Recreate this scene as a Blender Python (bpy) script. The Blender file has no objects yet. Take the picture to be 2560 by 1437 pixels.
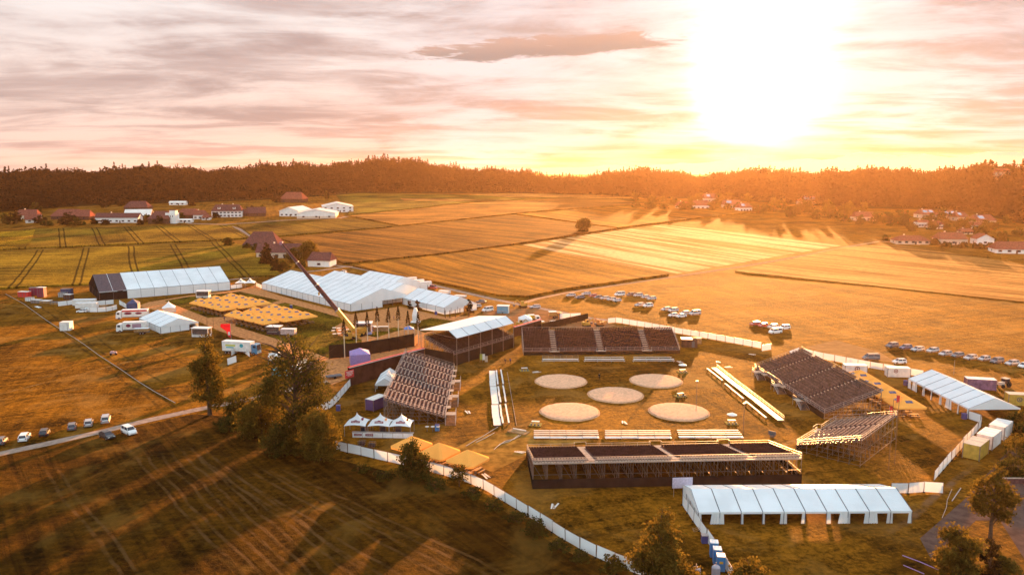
import bpy, bmesh, math, random
import numpy as np
from mathutils import Vector, Matrix
R = math.radians
sc = bpy.context.scene
COL = sc.collection
rnd = random.Random(7)

# ------------------------------------------------------------------ camera
CAM_H = 57.0
PITCH = R(8.55)
FPX = 1950.0
cam_d = bpy.data.cameras.new('camera')
cam_d.sensor_width = 36.0
cam_d.lens = 36.0 * FPX / 2560.0
cam_d.clip_start = 1.0
cam_d.clip_end = 40000.0
cam = bpy.data.objects.new('camera', cam_d)
cam.location = (0, 0, CAM_H)
cam.rotation_euler = (R(90) - PITCH, 0, 0)
COL.objects.link(cam)
sc.camera = cam

# ------------------------------------------------------------------ light
SUN_EL, SUN_AZ = R(5.6), R(17.0)
SD = Vector((math.sin(SUN_AZ) * math.cos(SUN_EL), math.cos(SUN_AZ) * math.cos(SUN_EL), math.sin(SUN_EL)))
sun_d = bpy.data.lights.new('sun', 'SUN')
sun_d.energy = 5.0
sun_d.angle = R(0.6)
sun_d.color = (1.0, 0.46, 0.14)
sun = bpy.data.objects.new('sun', sun_d)
sun.rotation_euler = (-SD).to_track_quat('-Z', 'Y').to_euler()
sun.location = (200, 300, 200)
COL.objects.link(sun)
sc.view_settings.view_transform = 'Standard'
sc.view_settings.look = 'None'
sc.view_settings.exposure = 2.6
sc.view_settings.gamma = 1.0
sc.view_settings.use_curve_mapping = False
sc.cycles.max_bounces = 6
sc.cycles.diffuse_bounces = 3
sc.cycles.volume_bounces = 0
sc.cycles.transparent_max_bounces = 8
sc.cycles.use_denoising = True
SKY_STRENGTH = 0.92
HAZE_DENSITY = 0.00003
HAZE_ANISO = 0.66

world = bpy.data.worlds.new('World')
sc.world = world
world.use_nodes = True
wt = world.node_tree
wt.nodes.clear()


class NT:
    def __init__(s, nt): s.nt = nt
    def n(s, t, **kw):
        nd = s.nt.nodes.new(t)
        for k, v in kw.items(): setattr(nd, k, v)
        return nd
    def put(s, sock, v):
        if isinstance(v, bpy.types.NodeSocket): s.nt.links.new(v, sock)
        elif isinstance(v, (tuple, list)) and len(v) == 3 and sock.type == 'RGBA': sock.default_value = (*v, 1)
        else: sock.default_value = v
    def m(s, op, a, b=0.0, c=0.0, clamp=False):
        nd = s.n('ShaderNodeMath', operation=op); nd.use_clamp = clamp
        s.put(nd.inputs[0], a); s.put(nd.inputs[1], b); s.put(nd.inputs[2], c)
        return nd.outputs[0]
    def vm(s, op, a, b=(0, 0, 0)):
        nd = s.n('ShaderNodeVectorMath', operation=op)
        s.put(nd.inputs[0], a); s.put(nd.inputs[1], b)
        return nd.outputs['Value'] if op in ('DOT_PRODUCT', 'LENGTH') else nd.outputs[0]
    def mix(s, f, a, b, mode='MIX'):
        nd = s.n('ShaderNodeMix', data_type='RGBA', blend_type=mode)
        s.put(nd.inputs[0], f); s.put(nd.inputs[6], a); s.put(nd.inputs[7], b)
        return nd.outputs[2]
    def noise(s, vec, scale, detail=4, rough=0.55, dist=0.0):
        nd = s.n('ShaderNodeTexNoise')
        if vec is not None: s.put(nd.inputs['Vector'], vec)
        nd.inputs['Scale'].default_value = scale; nd.inputs['Detail'].default_value = detail
        nd.inputs['Roughness'].default_value = rough; nd.inputs['Distortion'].default_value = dist
        return nd.outputs[0]
    def ramp(s, f, a, b):          # smooth 0..1 between a and b
        nd = s.n('ShaderNodeMapRange', interpolation_type='SMOOTHSTEP')
        s.put(nd.inputs[0], f); nd.inputs[1].default_value = a; nd.inputs[2].default_value = b
        return nd.outputs[0]
    def comb(s, x, y, z):
        nd = s.n('ShaderNodeCombineXYZ'); s.put(nd.inputs[0], x); s.put(nd.inputs[1], y); s.put(nd.inputs[2], z)
        return nd.outputs[0]
    def sep(s, v):
        nd = s.n('ShaderNodeSeparateXYZ'); s.put(nd.inputs[0], v); return nd.outputs


def build_world():
    T = NT(wt)
    d = T.vm('NORMALIZE', T.n('ShaderNodeTexCoord').outputs['Generated'])
    x, y, z = T.sep(d)
    zc = T.m('MAXIMUM', z, 0.0)
    sky = T.n('ShaderNodeTexSky', sky_type='NISHITA')
    sky.sun_disc = False; sky.sun_elevation = SUN_EL; sky.sun_rotation = SUN_AZ
    sky.air_density = 1.0; sky.dust_density = 1.5; sky.ozone_density = 1.5
    base = T.vm('SCALE', sky.outputs[0]); base.node.inputs['Scale'].default_value = 0.10
    # cloud sheets seen in perspective, drawn out into long streaks
    den = T.m('ADD', zc, 0.07)
    u = T.m('DIVIDE', x, den); v = T.m('DIVIDE', y, den)
    p = T.comb(T.m('MULTIPLY', u, 0.62), T.m('MULTIPLY', v, 0.95), 0.0)
    n1 = T.noise(p, 1.2, 9, 0.60, 0.45)
    n2 = T.noise(T.vm('ADD', p, (3.3, 8.1, 0)), 0.45, 5, 0.55, 0.4)
    n3 = T.noise(T.comb(T.m('MULTIPLY', x, 3.6), T.m('MULTIPLY', z, 21.0), 5.2), 1.0, 8, 0.60, 0.5)
    veil = T.ramp(T.m('ADD', T.m('MULTIPLY', n1, 0.5), T.m('MULTIPLY', n3, 0.5)), 0.40, 0.60)
    dark = T.ramp(T.m('ADD', T.m('MULTIPLY', n1, 0.5), T.m('MULTIPLY', n2, 0.5)), 0.48, 0.60)
    streak = T.m('MULTIPLY', T.ramp(n3, 0.50, 0.64), T.ramp(n1, 0.40, 0.58))
    gs = T.vm('DOT_PRODUCT', d, tuple(SD))
    near = T.ramp(gs, 0.86, 0.97)
    front = T.ramp(y, -0.25, 0.75)
    light = T.mix(T.ramp(z, 0.0, 0.22), (0.178, 0.122, 0.100), (0.176, 0.160, 0.154))
    light = T.mix(near, light, (0.150, 0.134, 0.136))
    thick = T.mix(near, (0.092, 0.062, 0.056), (0.074, 0.046, 0.040))
    mid = T.mix(0.55, light, thick)
    cl = T.mix(veil, light, mid)
    cl = T.mix(T.m('MULTIPLY', dark, 0.75), cl, thick)
    cl = T.mix(T.m('MULTIPLY', streak, 0.8), cl, T.mix(0.25, thick, (0.05, 0.035, 0.034)))
    amt = T.m('MULTIPLY', T.m('MULTIPLY', front, 0.95), T.m('SUBTRACT', 1.0, T.m('MULTIPLY', T.ramp(z, 0.30, 0.62), 0.8)))
    # one separate darker bank left of the sun
    bx = T.m('DIVIDE', T.m('SUBTRACT', T.m('DIVIDE', x, y), 0.042), 0.170)
    bz = T.m('DIVIDE', T.m('SUBTRACT', T.m('DIVIDE', z, y), T.m('ADD', 0.147, T.m('MULTIPLY', T.m('DIVIDE', x, y), 0.07))), 0.014)
    bn = T.noise(T.comb(T.m('MULTIPLY', x, 8), T.m('MULTIPLY', z, 46), 1.0), 2.0, 8, 0.65, 0.8)
    rr = T.m('ADD', T.m('MULTIPLY', bx, bx), T.m('MULTIPLY', bz, bz))
    bank = T.ramp(T.m('ADD', rr, T.m('MULTIPLY', T.m('SUBTRACT', bn, 0.5), 4.0)), 1.2, 0.5)
    bank = T.m('MULTIPLY', bank, T.m('MULTIPLY', T.ramp(rr, 2.6, 1.6), T.ramp(y, 0.2, 0.4)))
    cl = T.mix(T.m('MULTIPLY', bank, 0.92), cl, T.mix(T.ramp(bz, -0.6, 1.0), (0.050, 0.036, 0.034), (0.098, 0.058, 0.045)))
    skyc = T.mix(0.75, base, (0.215, 0.255, 0.280))
    col = T.mix(amt, skyc, cl)
    gp = T.m('MAXIMUM', gs, 0.0)
    # light of the sun spread in the cloud around and above it
    g2 = T.m('MAXIMUM', T.vm('DOT_PRODUCT', d, tuple(Vector((SD.x + .01, SD.y, SD.z + .085)).normalized())), 0.0)
    glow = T.m('ADD', T.m('ADD', T.m('MULTIPLY', T.m('POWER', gp, 1100.0), 1.2), T.m('MULTIPLY', T.m('POWER', g2, 420.0), 0.22)), T.m('MULTIPLY', T.m('POWER', gp, 40.0), 0.008))
    gl = T.vm('SCALE', (0.90, 0.84, 0.80)); T.put(gl.node.inputs['Scale'], T.m('MULTIPLY', glow, T.m('SUBTRACT', 1.05, T.m('MULTIPLY', bank, 0.85))))
    col = T.vm('ADD', col, gl)
    low = T.m('SUBTRACT', 1.0, T.m('MULTIPLY', T.m('MULTIPLY', T.ramp(z, 0.05, 0.0), T.ramp(gs, 0.93, 0.99)), 0.55))
    lc = T.vm('SCALE', col); T.put(lc.node.inputs['Scale'], low); col = lc
    col = T.mix(T.ramp(z, -0.02, -0.12), col, (0.05, 0.032, 0.018))
    bg = T.n('ShaderNodeBackground'); T.put(bg.inputs[0], col); bg.inputs[1].default_value = SKY_STRENGTH
    T.nt.links.new(bg.outputs[0], T.n('ShaderNodeOutputWorld').inputs[0])


build_world()

# ------------------------------------------------------------------ terrain and picture measuring
TB = [(-2000.0, 0.0), (420.0, 0.0), (900.0, 17.3), (1300.0, 25.3), (20000.0, 25.3)]


def TZ(y):
    for (y0, z0), (y1, z1) in zip(TB, TB[1:]):
        if y <= y1: return z0 + (z1 - z0) * (y - y0) / (y1 - y0)
    return TB[-1][1]


CP, SP = math.cos(PITCH), math.sin(PITCH)


def ray(px, py):
    u = (px - 1280.0) / FPX; v = (718.5 - py) / FPX
    return Vector((u, CP + v * SP, -SP + v * CP))


def P(px, py, z=None):
    """point of the land (or of the level z) seen at this place of the photograph"""
    d = ray(px, py)
    if z is not None:
        t = (z - CAM_H) / d.z
        return Vector((d.x * t, d.y * t, z))
    for (y0, z0), (y1, z1) in zip(TB, TB[1:]):
        s = (z1 - z0) / (y1 - y0)
        den = d.z - s * d.y
        if abs(den) < 1e-9: continue
        t = (z0 - s * y0 - CAM_H) / den
        if t > 0 and y0 - 1e-6 <= d.y * t <= y1 + 1e-6:
            return Vector((d.x * t, d.y * t, CAM_H + d.z * t))
    t = 1300.0 / d.y
    return Vector((d.x * t, 1300.0, TZ(1300)))


def proj(p):
    X, Y, Z = p[0], p[1], p[2] - CAM_H
    f = Y * CP - Z * SP; u = Y * SP + Z * CP
    return (1280 + FPX * X / f, 718.5 - FPX * u / f)


def hgt(p, py):
    """height above p at which a vertical through p crosses picture line py"""
    d = ray(proj(p)[0], py)
    return CAM_H + d.z * (p[1] / d.y) - p[2]


# ------------------------------------------------------------------ materials
MATS = {}


def mat(name, col, rough=0.8, var=0.12, scale=0.6, metal=0.0, transl=0.0, bump=0.0, bscale=8.0, coat=0.0, spec=None):
    if name in MATS: return MATS[name]
    m = bpy.data.materials.new(name); m.use_nodes = True
    nt = m.node_tree; nt.nodes.clear(); T = NT(nt)
    pos = T.n('ShaderNodeTexCoord').outputs['Object']
    c = tuple(col)
    f = T.ramp(T.noise(pos, scale, 5, 0.6), 0.3, 0.7)
    colr = T.mix(f, tuple(max(0, k * (1 - var)) for k in c), tuple(min(1, k * (1 + var)) for k in c))
    b = T.n('ShaderNodeBsdfPrincipled')
    T.put(b.inputs['Base Color'], colr); b.inputs['Roughness'].default_value = rough
    b.inputs['Metallic'].default_value = metal
    b.inputs['Specular IOR Level'].default_value = (0.0 if rough > 0.75 else 0.3) if spec is None else spec
    if coat: b.inputs['Coat Weight'].default_value = coat
    if bump:
        bn = T.n('ShaderNodeBump'); bn.inputs['Strength'].default_value = bump; bn.inputs['Distance'].default_value = 0.05
        T.put(bn.inputs['Height'], T.noise(pos, bscale, 4)); T.put(b.inputs['Normal'], bn.outputs[0])
    out = T.n('ShaderNodeOutputMaterial'); sh = b.outputs[0]
    if transl:
        tr = T.n('ShaderNodeBsdfTranslucent'); T.put(tr.inputs[0], colr)
        mx = T.n('ShaderNodeMixShader'); mx.inputs[0].default_value = transl
        nt.links.new(sh, mx.inputs[1]); nt.links.new(tr.outputs[0], mx.inputs[2]); sh = mx.outputs[0]
    nt.links.new(sh, out.inputs[0])
    MATS[name] = m
    return m


def grass_mat(name, dark, lit, s=0.05, gain=(0.5, 2.6), tracks=None, stripes=None, tram=None, bump=0.8, clump=1.2, patch=None):
    """meadow or crop: colour patches at several sizes, rough relief, optional mown stripes and wheel tracks"""
    if name in MATS: return MATS[name]
    m = bpy.data.materials.new(name); m.use_nodes = True
    nt = m.node_tree; nt.nodes.clear(); T = NT(nt)
    dark = (dark[0] * gain[0], dark[1] * 0.80 * gain[0], dark[2] * 0.5 * gain[0]); lit = (lit[0] * gain[1], lit[1] * 0.79 * gain[1], lit[2] * 0.38 * gain[1])
    pos = T.n('ShaderNodeNewGeometry').outputs['Position']
    x, y, z = T.sep(pos)
    pf = T.comb(x, y, 0.0)
    a = T.noise(pf, s, 6, 0.6, 0.4)
    b_ = T.noise(pf, clump, 5, 0.7)
    c_ = T.noise(pf, clump * 5, 3, 0.7)
    f = T.m('ADD', T.m('MULTIPLY', a, 0.38), T.m('ADD', T.m('MULTIPLY', b_, 0.45), T.m('MULTIPLY', c_, 0.17)))
    f = T.ramp(f, 0.43, 0.58)
    hgt_ = T.m('ADD', T.m('MULTIPLY', b_, 0.7), T.m('MULTIPLY', c_, 0.3))
    if stripes:                    # (direction, width, strength)
        for (dx, dy), w, st in stripes:
            l = math.hypot(dx, dy); nx, ny = -dy / l, dx / l
            along = T.m('ADD', T.m('MULTIPLY', x, dx / l), T.m('MULTIPLY', y, dy / l))
            acr = T.m('ADD', T.m('MULTIPLY', x, nx), T.m('MULTIPLY', y, ny))
            st_n = T.noise(T.comb(T.m('DIVIDE', acr, w), T.m('DIVIDE', along, w * 22), 0.0), 1.0, 3, 0.6)
            sn = T.ramp(st_n, 0.40, 0.60)
            f = T.m('ADD', T.m('MULTIPLY', f, 1 - st), T.m('MULTIPLY', sn, st))
            hgt_ = T.m('ADD', hgt_, T.m('MULTIPLY', sn, 0.35 * st))
    col = T.mix(T.m('MULTIPLY', f, T.m('ADD', 0.55, T.m('MULTIPLY', T.ramp(T.noise(pf, 0.35, 5, 0.7, 0.5), 0.35, 0.62), 0.45))), dark, lit)
    if patch:
        col = T.mix(T.m('MULTIPLY', T.ramp(T.noise(pf, patch[0], 4, 0.6, 0.8), 0.5, 0.66), patch[2]), col, patch[1])
    if tram:                       # (direction, spacing, gauge, offset)
        (dx, dy), sp, gauge, off = tram
        l = math.hypot(dx, dy); nx, ny = -dy / l, dx / l
        acr = T.m('ADD', T.m('ADD', T.m('MULTIPLY', x, nx), T.m('MULTIPLY', y, ny)), 5000.0 + off)
        acr = T.m('ADD', acr, T.m('MULTIPLY', T.noise(pf, 0.02, 2), 2.0))
        fr = T.m('MODULO', acr, sp)
        d1 = T.m('ABSOLUTE', T.m('SUBTRACT', fr, sp / 2 - gauge / 2))
        d2 = T.m('ABSOLUTE', T.m('SUBTRACT', fr, sp / 2 + gauge / 2))
        dd = T.m('MINIMUM', d1, d2)
        ln = T.m('SUBTRACT', 1.0, T.ramp(dd, 0.30, 0.75))
        col = T.mix(T.m('MULTIPLY', ln, 0.8), col, tuple(k * 0.3 for k in dark))
    if tracks:                     # wheel tracks and raked lines: (point, point, width, colour)
        wob = T.m('MULTIPLY', T.m('SUBTRACT', T.noise(pf, 0.05, 3), 0.5), 3.0)
        brk = T.ramp(T.noise(pf, 0.22, 4, 0.7), 0.38, 0.62)
        for (p0, p1, w, tc) in tracks:
            dx, dy = p1[0] - p0[0], p1[1] - p0[1]; l = math.hypot(dx, dy); dx /= l; dy /= l
            acr = T.m('ADD', T.m('ADD', T.m('MULTIPLY', x, -dy), T.m('MULTIPLY', y, dx)), p0[0] * dy - p0[1] * dx)
            al = T.m('ADD', T.m('ADD', T.m('MULTIPLY', x, dx), T.m('MULTIPLY', y, dy)), -(p0[0] * dx + p0[1] * dy))
            dist = T.m('ABSOLUTE', T.m('ADD', acr, wob))
            ln = T.m('MULTIPLY', T.m('SUBTRACT', 1.0, T.ramp(dist, w * .3, w)), T.m('MULTIPLY', T.ramp(al, -6.0, 6.0), T.ramp(T.m('SUBTRACT', l, al), -6.0, 6.0)))
            col = T.mix(T.m('MULTIPLY', ln, T.m('ADD', 0.12, T.m('MULTIPLY', brk, 0.6))), col, tc)
    b = T.n('ShaderNodeBsdfPrincipled')
    T.put(b.inputs['Base Color'], col); b.inputs['Roughness'].default_value = 0.95
    b.inputs['Specular IOR Level'].default_value = 0.02
    b.inputs['Specular Tint'].default_value = (1.0, 0.50, 0.12, 1)
    bn = T.n('ShaderNodeBump'); bn.inputs['Strength'].default_value = bump; bn.inputs['Distance'].default_value = 0.9
    T.put(bn.inputs['Height'], hgt_); T.put(b.inputs['Normal'], bn.outputs[0])
    nt.links.new(b.outputs[0], T.n('ShaderNodeOutputMaterial').inputs[0])
    MATS[name] = m
    return m


WHITE = mat('white tarpaulin', (0.80, 0.80, 0.78), 0.55, 0.05, 0.25, transl=0.12)
ROOFW = mat('white roof canvas', (0.66, 0.67, 0.67), 0.5, 0.09, 0.14, bump=0.4, bscale=0.8)
SEAM = mat('dark seam', (0.10, 0.10, 0.11), 0.7)
DARKC = mat('dark purple canvas', (0.075, 0.048, 0.055), 0.7, 0.4, 1.6)
BLACKC = mat('black mesh cloth', (0.022, 0.015, 0.013), 0.8, 0.3, 0.5)
STEEL = mat('galvanised steel', (0.30, 0.24, 0.22), 0.4, 0.15, 1.0, metal=0.7)
ALU = mat('pale aluminium', (0.42, 0.36, 0.33), 0.45, 0.1, 1.0, metal=0.4)
WOODL = mat('pale planks', (0.44, 0.33, 0.25), 0.9, 0.2, 1.5)
WHITEP = mat('white painted planks', (0.66, 0.60, 0.54), 0.6, 0.1, 1.5)
WOODB = mat('beer bench wood', (0.42, 0.24, 0.09), 0.6, 0.25, 1.5)
SEATD = mat('dark seat shells', (0.045, 0.024, 0.025), 0.9, 0.4, 0.9)
SEATP = mat('purple grey deck', (0.075, 0.046, 0.048), 0.9, 0.35, 0.9)
SEATG = mat('grey deck boards', (0.15, 0.095, 0.078), 0.9, 0.35, 0.9)
YEL = mat('yellow parasol cloth', (0.98, 0.40, 0.085), 0.8, 0.06, 0.5, transl=0.12)
PATCH = mat('clear vinyl window', (0.10, 0.09, 0.14), 0.25, 0.3, 2.0)
RUBBER = mat('black rubber', (0.02, 0.02, 0.02), 0.8)
GLASS = mat('dark glass', (0.03, 0.03, 0.04), 0.08, 0.1, coat=0.5)
BARK = mat('bark', (0.085, 0.052, 0.035), 0.9, 0.3, 3.0)
CRANEY = mat('yellow crane paint', (0.50, 0.24, 0.03), 0.6, 0.15, 0.8)
CRANED = mat('brown crane boom', (0.085, 0.04, 0.04), 0.8, 0.2, 0.8)
RED = mat('red paint', (0.55, 0.03, 0.03), 0.5, 0.1)
BLUE = mat('blue plastic', (0.05, 0.22, 0.48), 0.45, 0.1)
NAVY = mat('navy cloth', (0.045, 0.06, 0.13), 0.7, 0.15)
PURP = mat('violet canvas', (0.30, 0.20, 0.42), 0.7, 0.12, 2.0)
TEAL = mat('teal print', (0.03, 0.33, 0.38), 0.5, 0.1)
BURG = mat('burgundy print', (0.20, 0.02, 0.045), 0.6, 0.1)
SAW = mat('sawdust', (0.72, 0.40, 0.24), 0.95, 0.16, 1.8, bump=0.9, bscale=3.0)
SAWE = mat('sawdust edge', (0.50, 0.27, 0.15), 0.95, 0.2, 1.5)
CONT = mat('yellow container paint', (0.50, 0.30, 0.05), 0.5, 0.2, 0.7)
CONTW = mat('white container paint', (0.72, 0.66, 0.60), 0.5, 0.12, 0.7)
TILE = mat('brown roof tiles', (0.12, 0.05, 0.045), 0.8, 0.35, 1.2, bump=0.5, bscale=2.5)
TILER = mat('red roof tiles', (0.20, 0.065, 0.045), 0.8, 0.3, 0.9, bump=0.5, bscale=2.5)
PLAST = mat('white render', (0.78, 0.74, 0.68), 0.8, 0.08, 0.4)
PLASTC = mat('cream render', (0.62, 0.48, 0.36), 0.8, 0.1, 0.4)
TIMBER = mat('dark timber boards', (0.10, 0.05, 0.035), 0.8, 0.3, 1.2)
METR = mat('pale metal roofing', (0.74, 0.68, 0.60), 0.35, 0.08, 0.2, metal=0.2)
SOLAR = mat('shiny solar panel', (0.35, 0.36, 0.40), 0.05, 0.05, metal=0.9)
PALLET = mat('rough timber', (0.34, 0.19, 0.09), 0.8, 0.3, 1.5)


def leaf_mat(name, a, b, tr=0.45, big=0.35):
    m = bpy.data.materials.new(name); m.use_nodes = True
    nt = m.node_tree; nt.nodes.clear(); T = NT(nt)
    pos = T.n('ShaderNodeTexCoord').outputs['Object']
    f = T.ramp(T.m('ADD', T.m('MULTIPLY', T.noise(pos, big, 3), 0.5), T.m('MULTIPLY', T.noise(pos, 2.4, 3), 0.5)), 0.36, 0.64)
    col = T.mix(f, a, b)
    d = T.n('ShaderNodeBsdfDiffuse'); T.put(d.inputs[0], col)
    t = T.n('ShaderNodeBsdfTranslucent'); T.put(t.inputs[0], T.mix(0.5, col, b))
    mx = T.n('ShaderNodeMixShader'); mx.inputs[0].default_value = tr
    nt.links.new(d.outputs[0], mx.inputs[1]); nt.links.new(t.outputs[0], mx.inputs[2])
    nt.links.new(mx.outputs[0], T.n('ShaderNodeOutputMaterial').inputs[0])
    return m


LEAF = leaf_mat('green brown leaves', (0.020, 0.017, 0.005), (0.095, 0.078, 0.015), 0.42)
LEAFY = leaf_mat('yellow green leaves', (0.032, 0.024, 0.006), (0.17, 0.11, 0.018), 0.40)
LEAFD = leaf_mat('dark leaves', (0.014, 0.010, 0.006), (0.045, 0.028, 0.009), 0.3)
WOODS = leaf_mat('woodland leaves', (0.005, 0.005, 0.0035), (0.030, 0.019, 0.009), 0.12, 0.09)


# ------------------------------------------------------------------ mesh helper
class MB:
    def __init__(s): s.v = []; s.f = []; s.mi = []
    def face(s, pts, m=0):
        i = len(s.v); s.v += [tuple(p) for p in pts]; s.f.append(tuple(range(i, i + len(pts)))); s.mi.append(m)
    def box(s, c, d, m=0, rz=0.0, tilt=None):
        cx, cy, cz = c; hx, hy, hz = d[0] / 2, d[1] / 2, d[2] / 2
        cr, sr = math.cos(rz), math.sin(rz)
        i = len(s.v)
        for k in range(8):
            x = hx if k & 1 else -hx; y = hy if k & 2 else -hy; z = hz if k & 4 else -hz
            s.v.append((cx + x * cr - y * sr, cy + x * sr + y * cr, cz + z))
        for q in ((0, 2, 3, 1), (4, 5, 7, 6), (0, 1, 5, 4), (2, 6, 7, 3), (0, 4, 6, 2), (1, 3, 7, 5)):
            s.f.append(tuple(i + a for a in q)); s.mi.append(m)
        return s
    def tube(s, p, q, r, r2=None, n=6, m=0, cap=True):
        p, q = Vector(p), Vector(q); r2 = r if r2 is None else r2
        d = (q - p).normalized()
        a = d.orthogonal().normalized(); b = d.cross(a)
        i = len(s.v)
        for c, rr in ((p, r), (q, r2)):
            for k in range(n):
                t = 2 * math.pi * k / n
                s.v.append(tuple(c + a * (rr * math.cos(t)) + b * (rr * math.sin(t))))
        for k in range(n):
            k2 = (k + 1) % n
            s.f.append((i + k, i + k2, i + n + k2, i + n + k)); s.mi.append(m)
        if cap:
            s.f.append(tuple(i + k for k in reversed(range(n)))); s.mi.append(m)
            s.f.append(tuple(i + n + k for k in range(n))); s.mi.append(m)
        return s
    def bar(s, p, q, w, h=None, m=0):
        """square bar between two points"""
        return s.tube(p, q, w * 0.6, n=4, m=m)
    def prism(s, poly, z0, z1, m=0, mt=None):
        mt = m if mt is None else mt
        n = len(poly); z0f = z0 if callable(z0) else (lambda x, y: z0); z1f = z1 if callable(z1) else (lambda x, y: z1)
        bot = [(x, y, z0f(x, y)) for x, y in poly]; top = [(x, y, z1f(x, y)) for x, y in poly]
        s.face(top, mt); s.face(bot[::-1], m)
        for k in range(n):
            j = (k + 1) % n
            s.face([bot[k], bot[j], top[j], top[k]], m)
        return s
    def slab(s, quad, th, m=0):
        """thin solid sheet under a planar polygon"""
        q = [Vector(p) for p in quad]
        nrm = (q[1] - q[0]).cross(q[2] - q[0]).normalized()
        if nrm.z < 0: nrm = -nrm
        lo = [p - nrm * th for p in q]
        s.face(q, m); s.face(lo[::-1], m)
        for k in range(len(q)):
            j = (k + 1) % len(q); s.face([lo[k], lo[j], q[j], q[k]], m)
        return s
    def mesh(s, name, mats, smooth=False):
        me = bpy.data.meshes.new(name)
        me.from_pydata(s.v, [], s.f)
        for m in (mats if isinstance(mats, (list, tuple)) else [mats]): me.materials.append(m)
        me.polygons.foreach_set('material_index', s.mi)
        if smooth: me.polygons.foreach_set('use_smooth', [True] * len(s.f))
        bm = bmesh.new(); bm.from_mesh(me)
        bmesh.ops.remove_doubles(bm, verts=bm.verts, dist=0.0005)
        bmesh.ops.recalc_face_normals(bm, faces=bm.faces)
        bm.to_mesh(me); bm.free(); me.update()
        return me


def add(name, me, mats=None, parent=None, loc=None, rz=0.0, smooth=False):
    if isinstance(me, MB): me = me.mesh(name, mats, smooth)
    o = bpy.data.objects.new(name, me); COL.objects.link(o)
    if parent is not None: o.parent = parent
    if loc is not None: o.location = loc
    if rz: o.rotation_euler = (0, 0, rz)
    return o


def tag(o, label, cat, group=None):
    o['label'] = label; o['category'] = cat
    if group: o['group'] = group
    return o


def thing(name, label, cat, loc=(0, 0, 0), rz=0.0, group=None):
    o = bpy.data.objects.new(name, None); COL.objects.link(o)
    o.empty_display_size = 0.5
    o.location = loc; o.rotation_euler = (0, 0, rz)
    return tag(o, label, cat, group)


def structure(o):
    o['kind'] = 'structure'; return o


def children(o): return [c for c in COL.objects if c.parent == o]


class Proto:
    """first use moves the thing itself, later uses copy it with its parts and sub-parts"""
    def __init__(s, root):
        s.root = root; s.used = False; s.tree = s.read(root)
    def read(s, o): return [(c, s.read(c)) for c in o.children]
    def dup(s, o, tree, parent):
        c = o.copy(); COL.objects.link(c)
        if parent is not None: c.parent = parent
        for ch, t in tree: s.dup(ch, t, c)
        return c
    def put(s, loc, rz=0.0, label=None, group=None, scale=None):
        if not s.used: o = s.root; s.used = True
        else: o = s.dup(s.root, s.tree, None)
        o.location = loc; o.rotation_euler = (0, 0, rz)
        if label: o['label'] = label
        if group: o['group'] = group
        if scale: o.scale = (scale, scale, scale)
        return o


def ang(a, b): return math.atan2(b[1] - a[1], b[0] - a[0])


def text_mesh(body, size, mat_, th=0.01, align='CENTER'):
    cu = bpy.data.curves.new('lettering', 'FONT'); cu.body = body; cu.size = size; cu.extrude = th
    cu.align_x = align; cu.align_y = 'CENTER'; cu.resolution_u = 2
    o = bpy.data.objects.new('lettering', cu); COL.objects.link(o)
    dg = bpy.context.evaluated_depsgraph_get()
    me = bpy.data.meshes.new_from_object(o.evaluated_get(dg))
    bpy.data.objects.remove(o); bpy.data.curves.remove(cu)
    me.materials.clear(); me.materials.append(mat_)
    return me
# ------------------------------------------------------------------ the land
NB = [b[0] for b in TB[1:-1]]
Y0 = 60.0


def ground_sheet():
    m = MB()
    xs = [-7000, -2500, -1000, 0, 1000, 2500, 7000]
    ys = [-600, 0, 150, 300, 420, 900, 1300, 3000, 9000]
    for a, b in zip(xs, xs[1:]):
        for c, d in zip(ys, ys[1:]):
            m.face([(a, c, TZ(c)), (b, c, TZ(c)), (b, d, TZ(d)), (a, d, TZ(d))])
    return m


GT = []
for a, b, w, c in [((60, 735), (440, 1020), .5, (.025, .014, .004)), ((40, 742), (400, 1020), .4, (.03, .016, .004)), ((0, 960), (330, 868), .5, (.03, .017, .004)), ((0, 1010), (480, 905), .4, (.03, .017, .004)), ((0, 880), (250, 820), .4, (.03, .017, .004)), ((0, 915), (420, 800), .3, (.03, .02, .005)), ((0, 1050), (420, 950), .3, (.03, .02, .005)), ((120, 760), (470, 1000), .35, (.03, .02, .005)), ((350, 850), (560, 960), .4, (.03, .02, .005)), ((0, 985), (400, 885), .3, (.25, .16, .06)),
                   ((1250, 1080), (1480, 1010), .5, (.22, .11, .03)), ((1880, 1150), (2010, 1090), .7, (.30, .16, .06)), ((1700, 1100), (1990, 1000), .4, (.24, .12, .03)), ((1330, 1110), (1900, 1118), .6, (.20, .10, .03)), ((1560, 830), (2560, 1000), .4, (.2, .1, .03)),
                   ((1480, 1000), (1300, 1060), .35, (.03, .016, .004)), ((1640, 960), (1560, 1070), .35, (.03, .016, .004)), ((2240, 1320), (2420, 1180), .6, (.2, .11, .06)), ((1830, 795), (2560, 905), .5, (.35, .2, .07)), ((1600, 725), (2560, 840), .4, (.12, .06, .015))]:
    GT.append((tuple(P(*a)[:2]), tuple(P(*b)[:2]), w * 1.6, c))
GRASS = grass_mat('festival meadow', (0.037, 0.021, 0.0042), (0.136, 0.068, 0.0105), 0.035, tracks=GT,
                  stripes=[((1.0, 0.42), 2.4, 0.30), ((-0.3, 1.0), 3.2, 0.2)], patch=(0.06, (0.30, 0.15, 0.035), 0.45))
structure(add('ground', ground_sheet(), GRASS))



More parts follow.
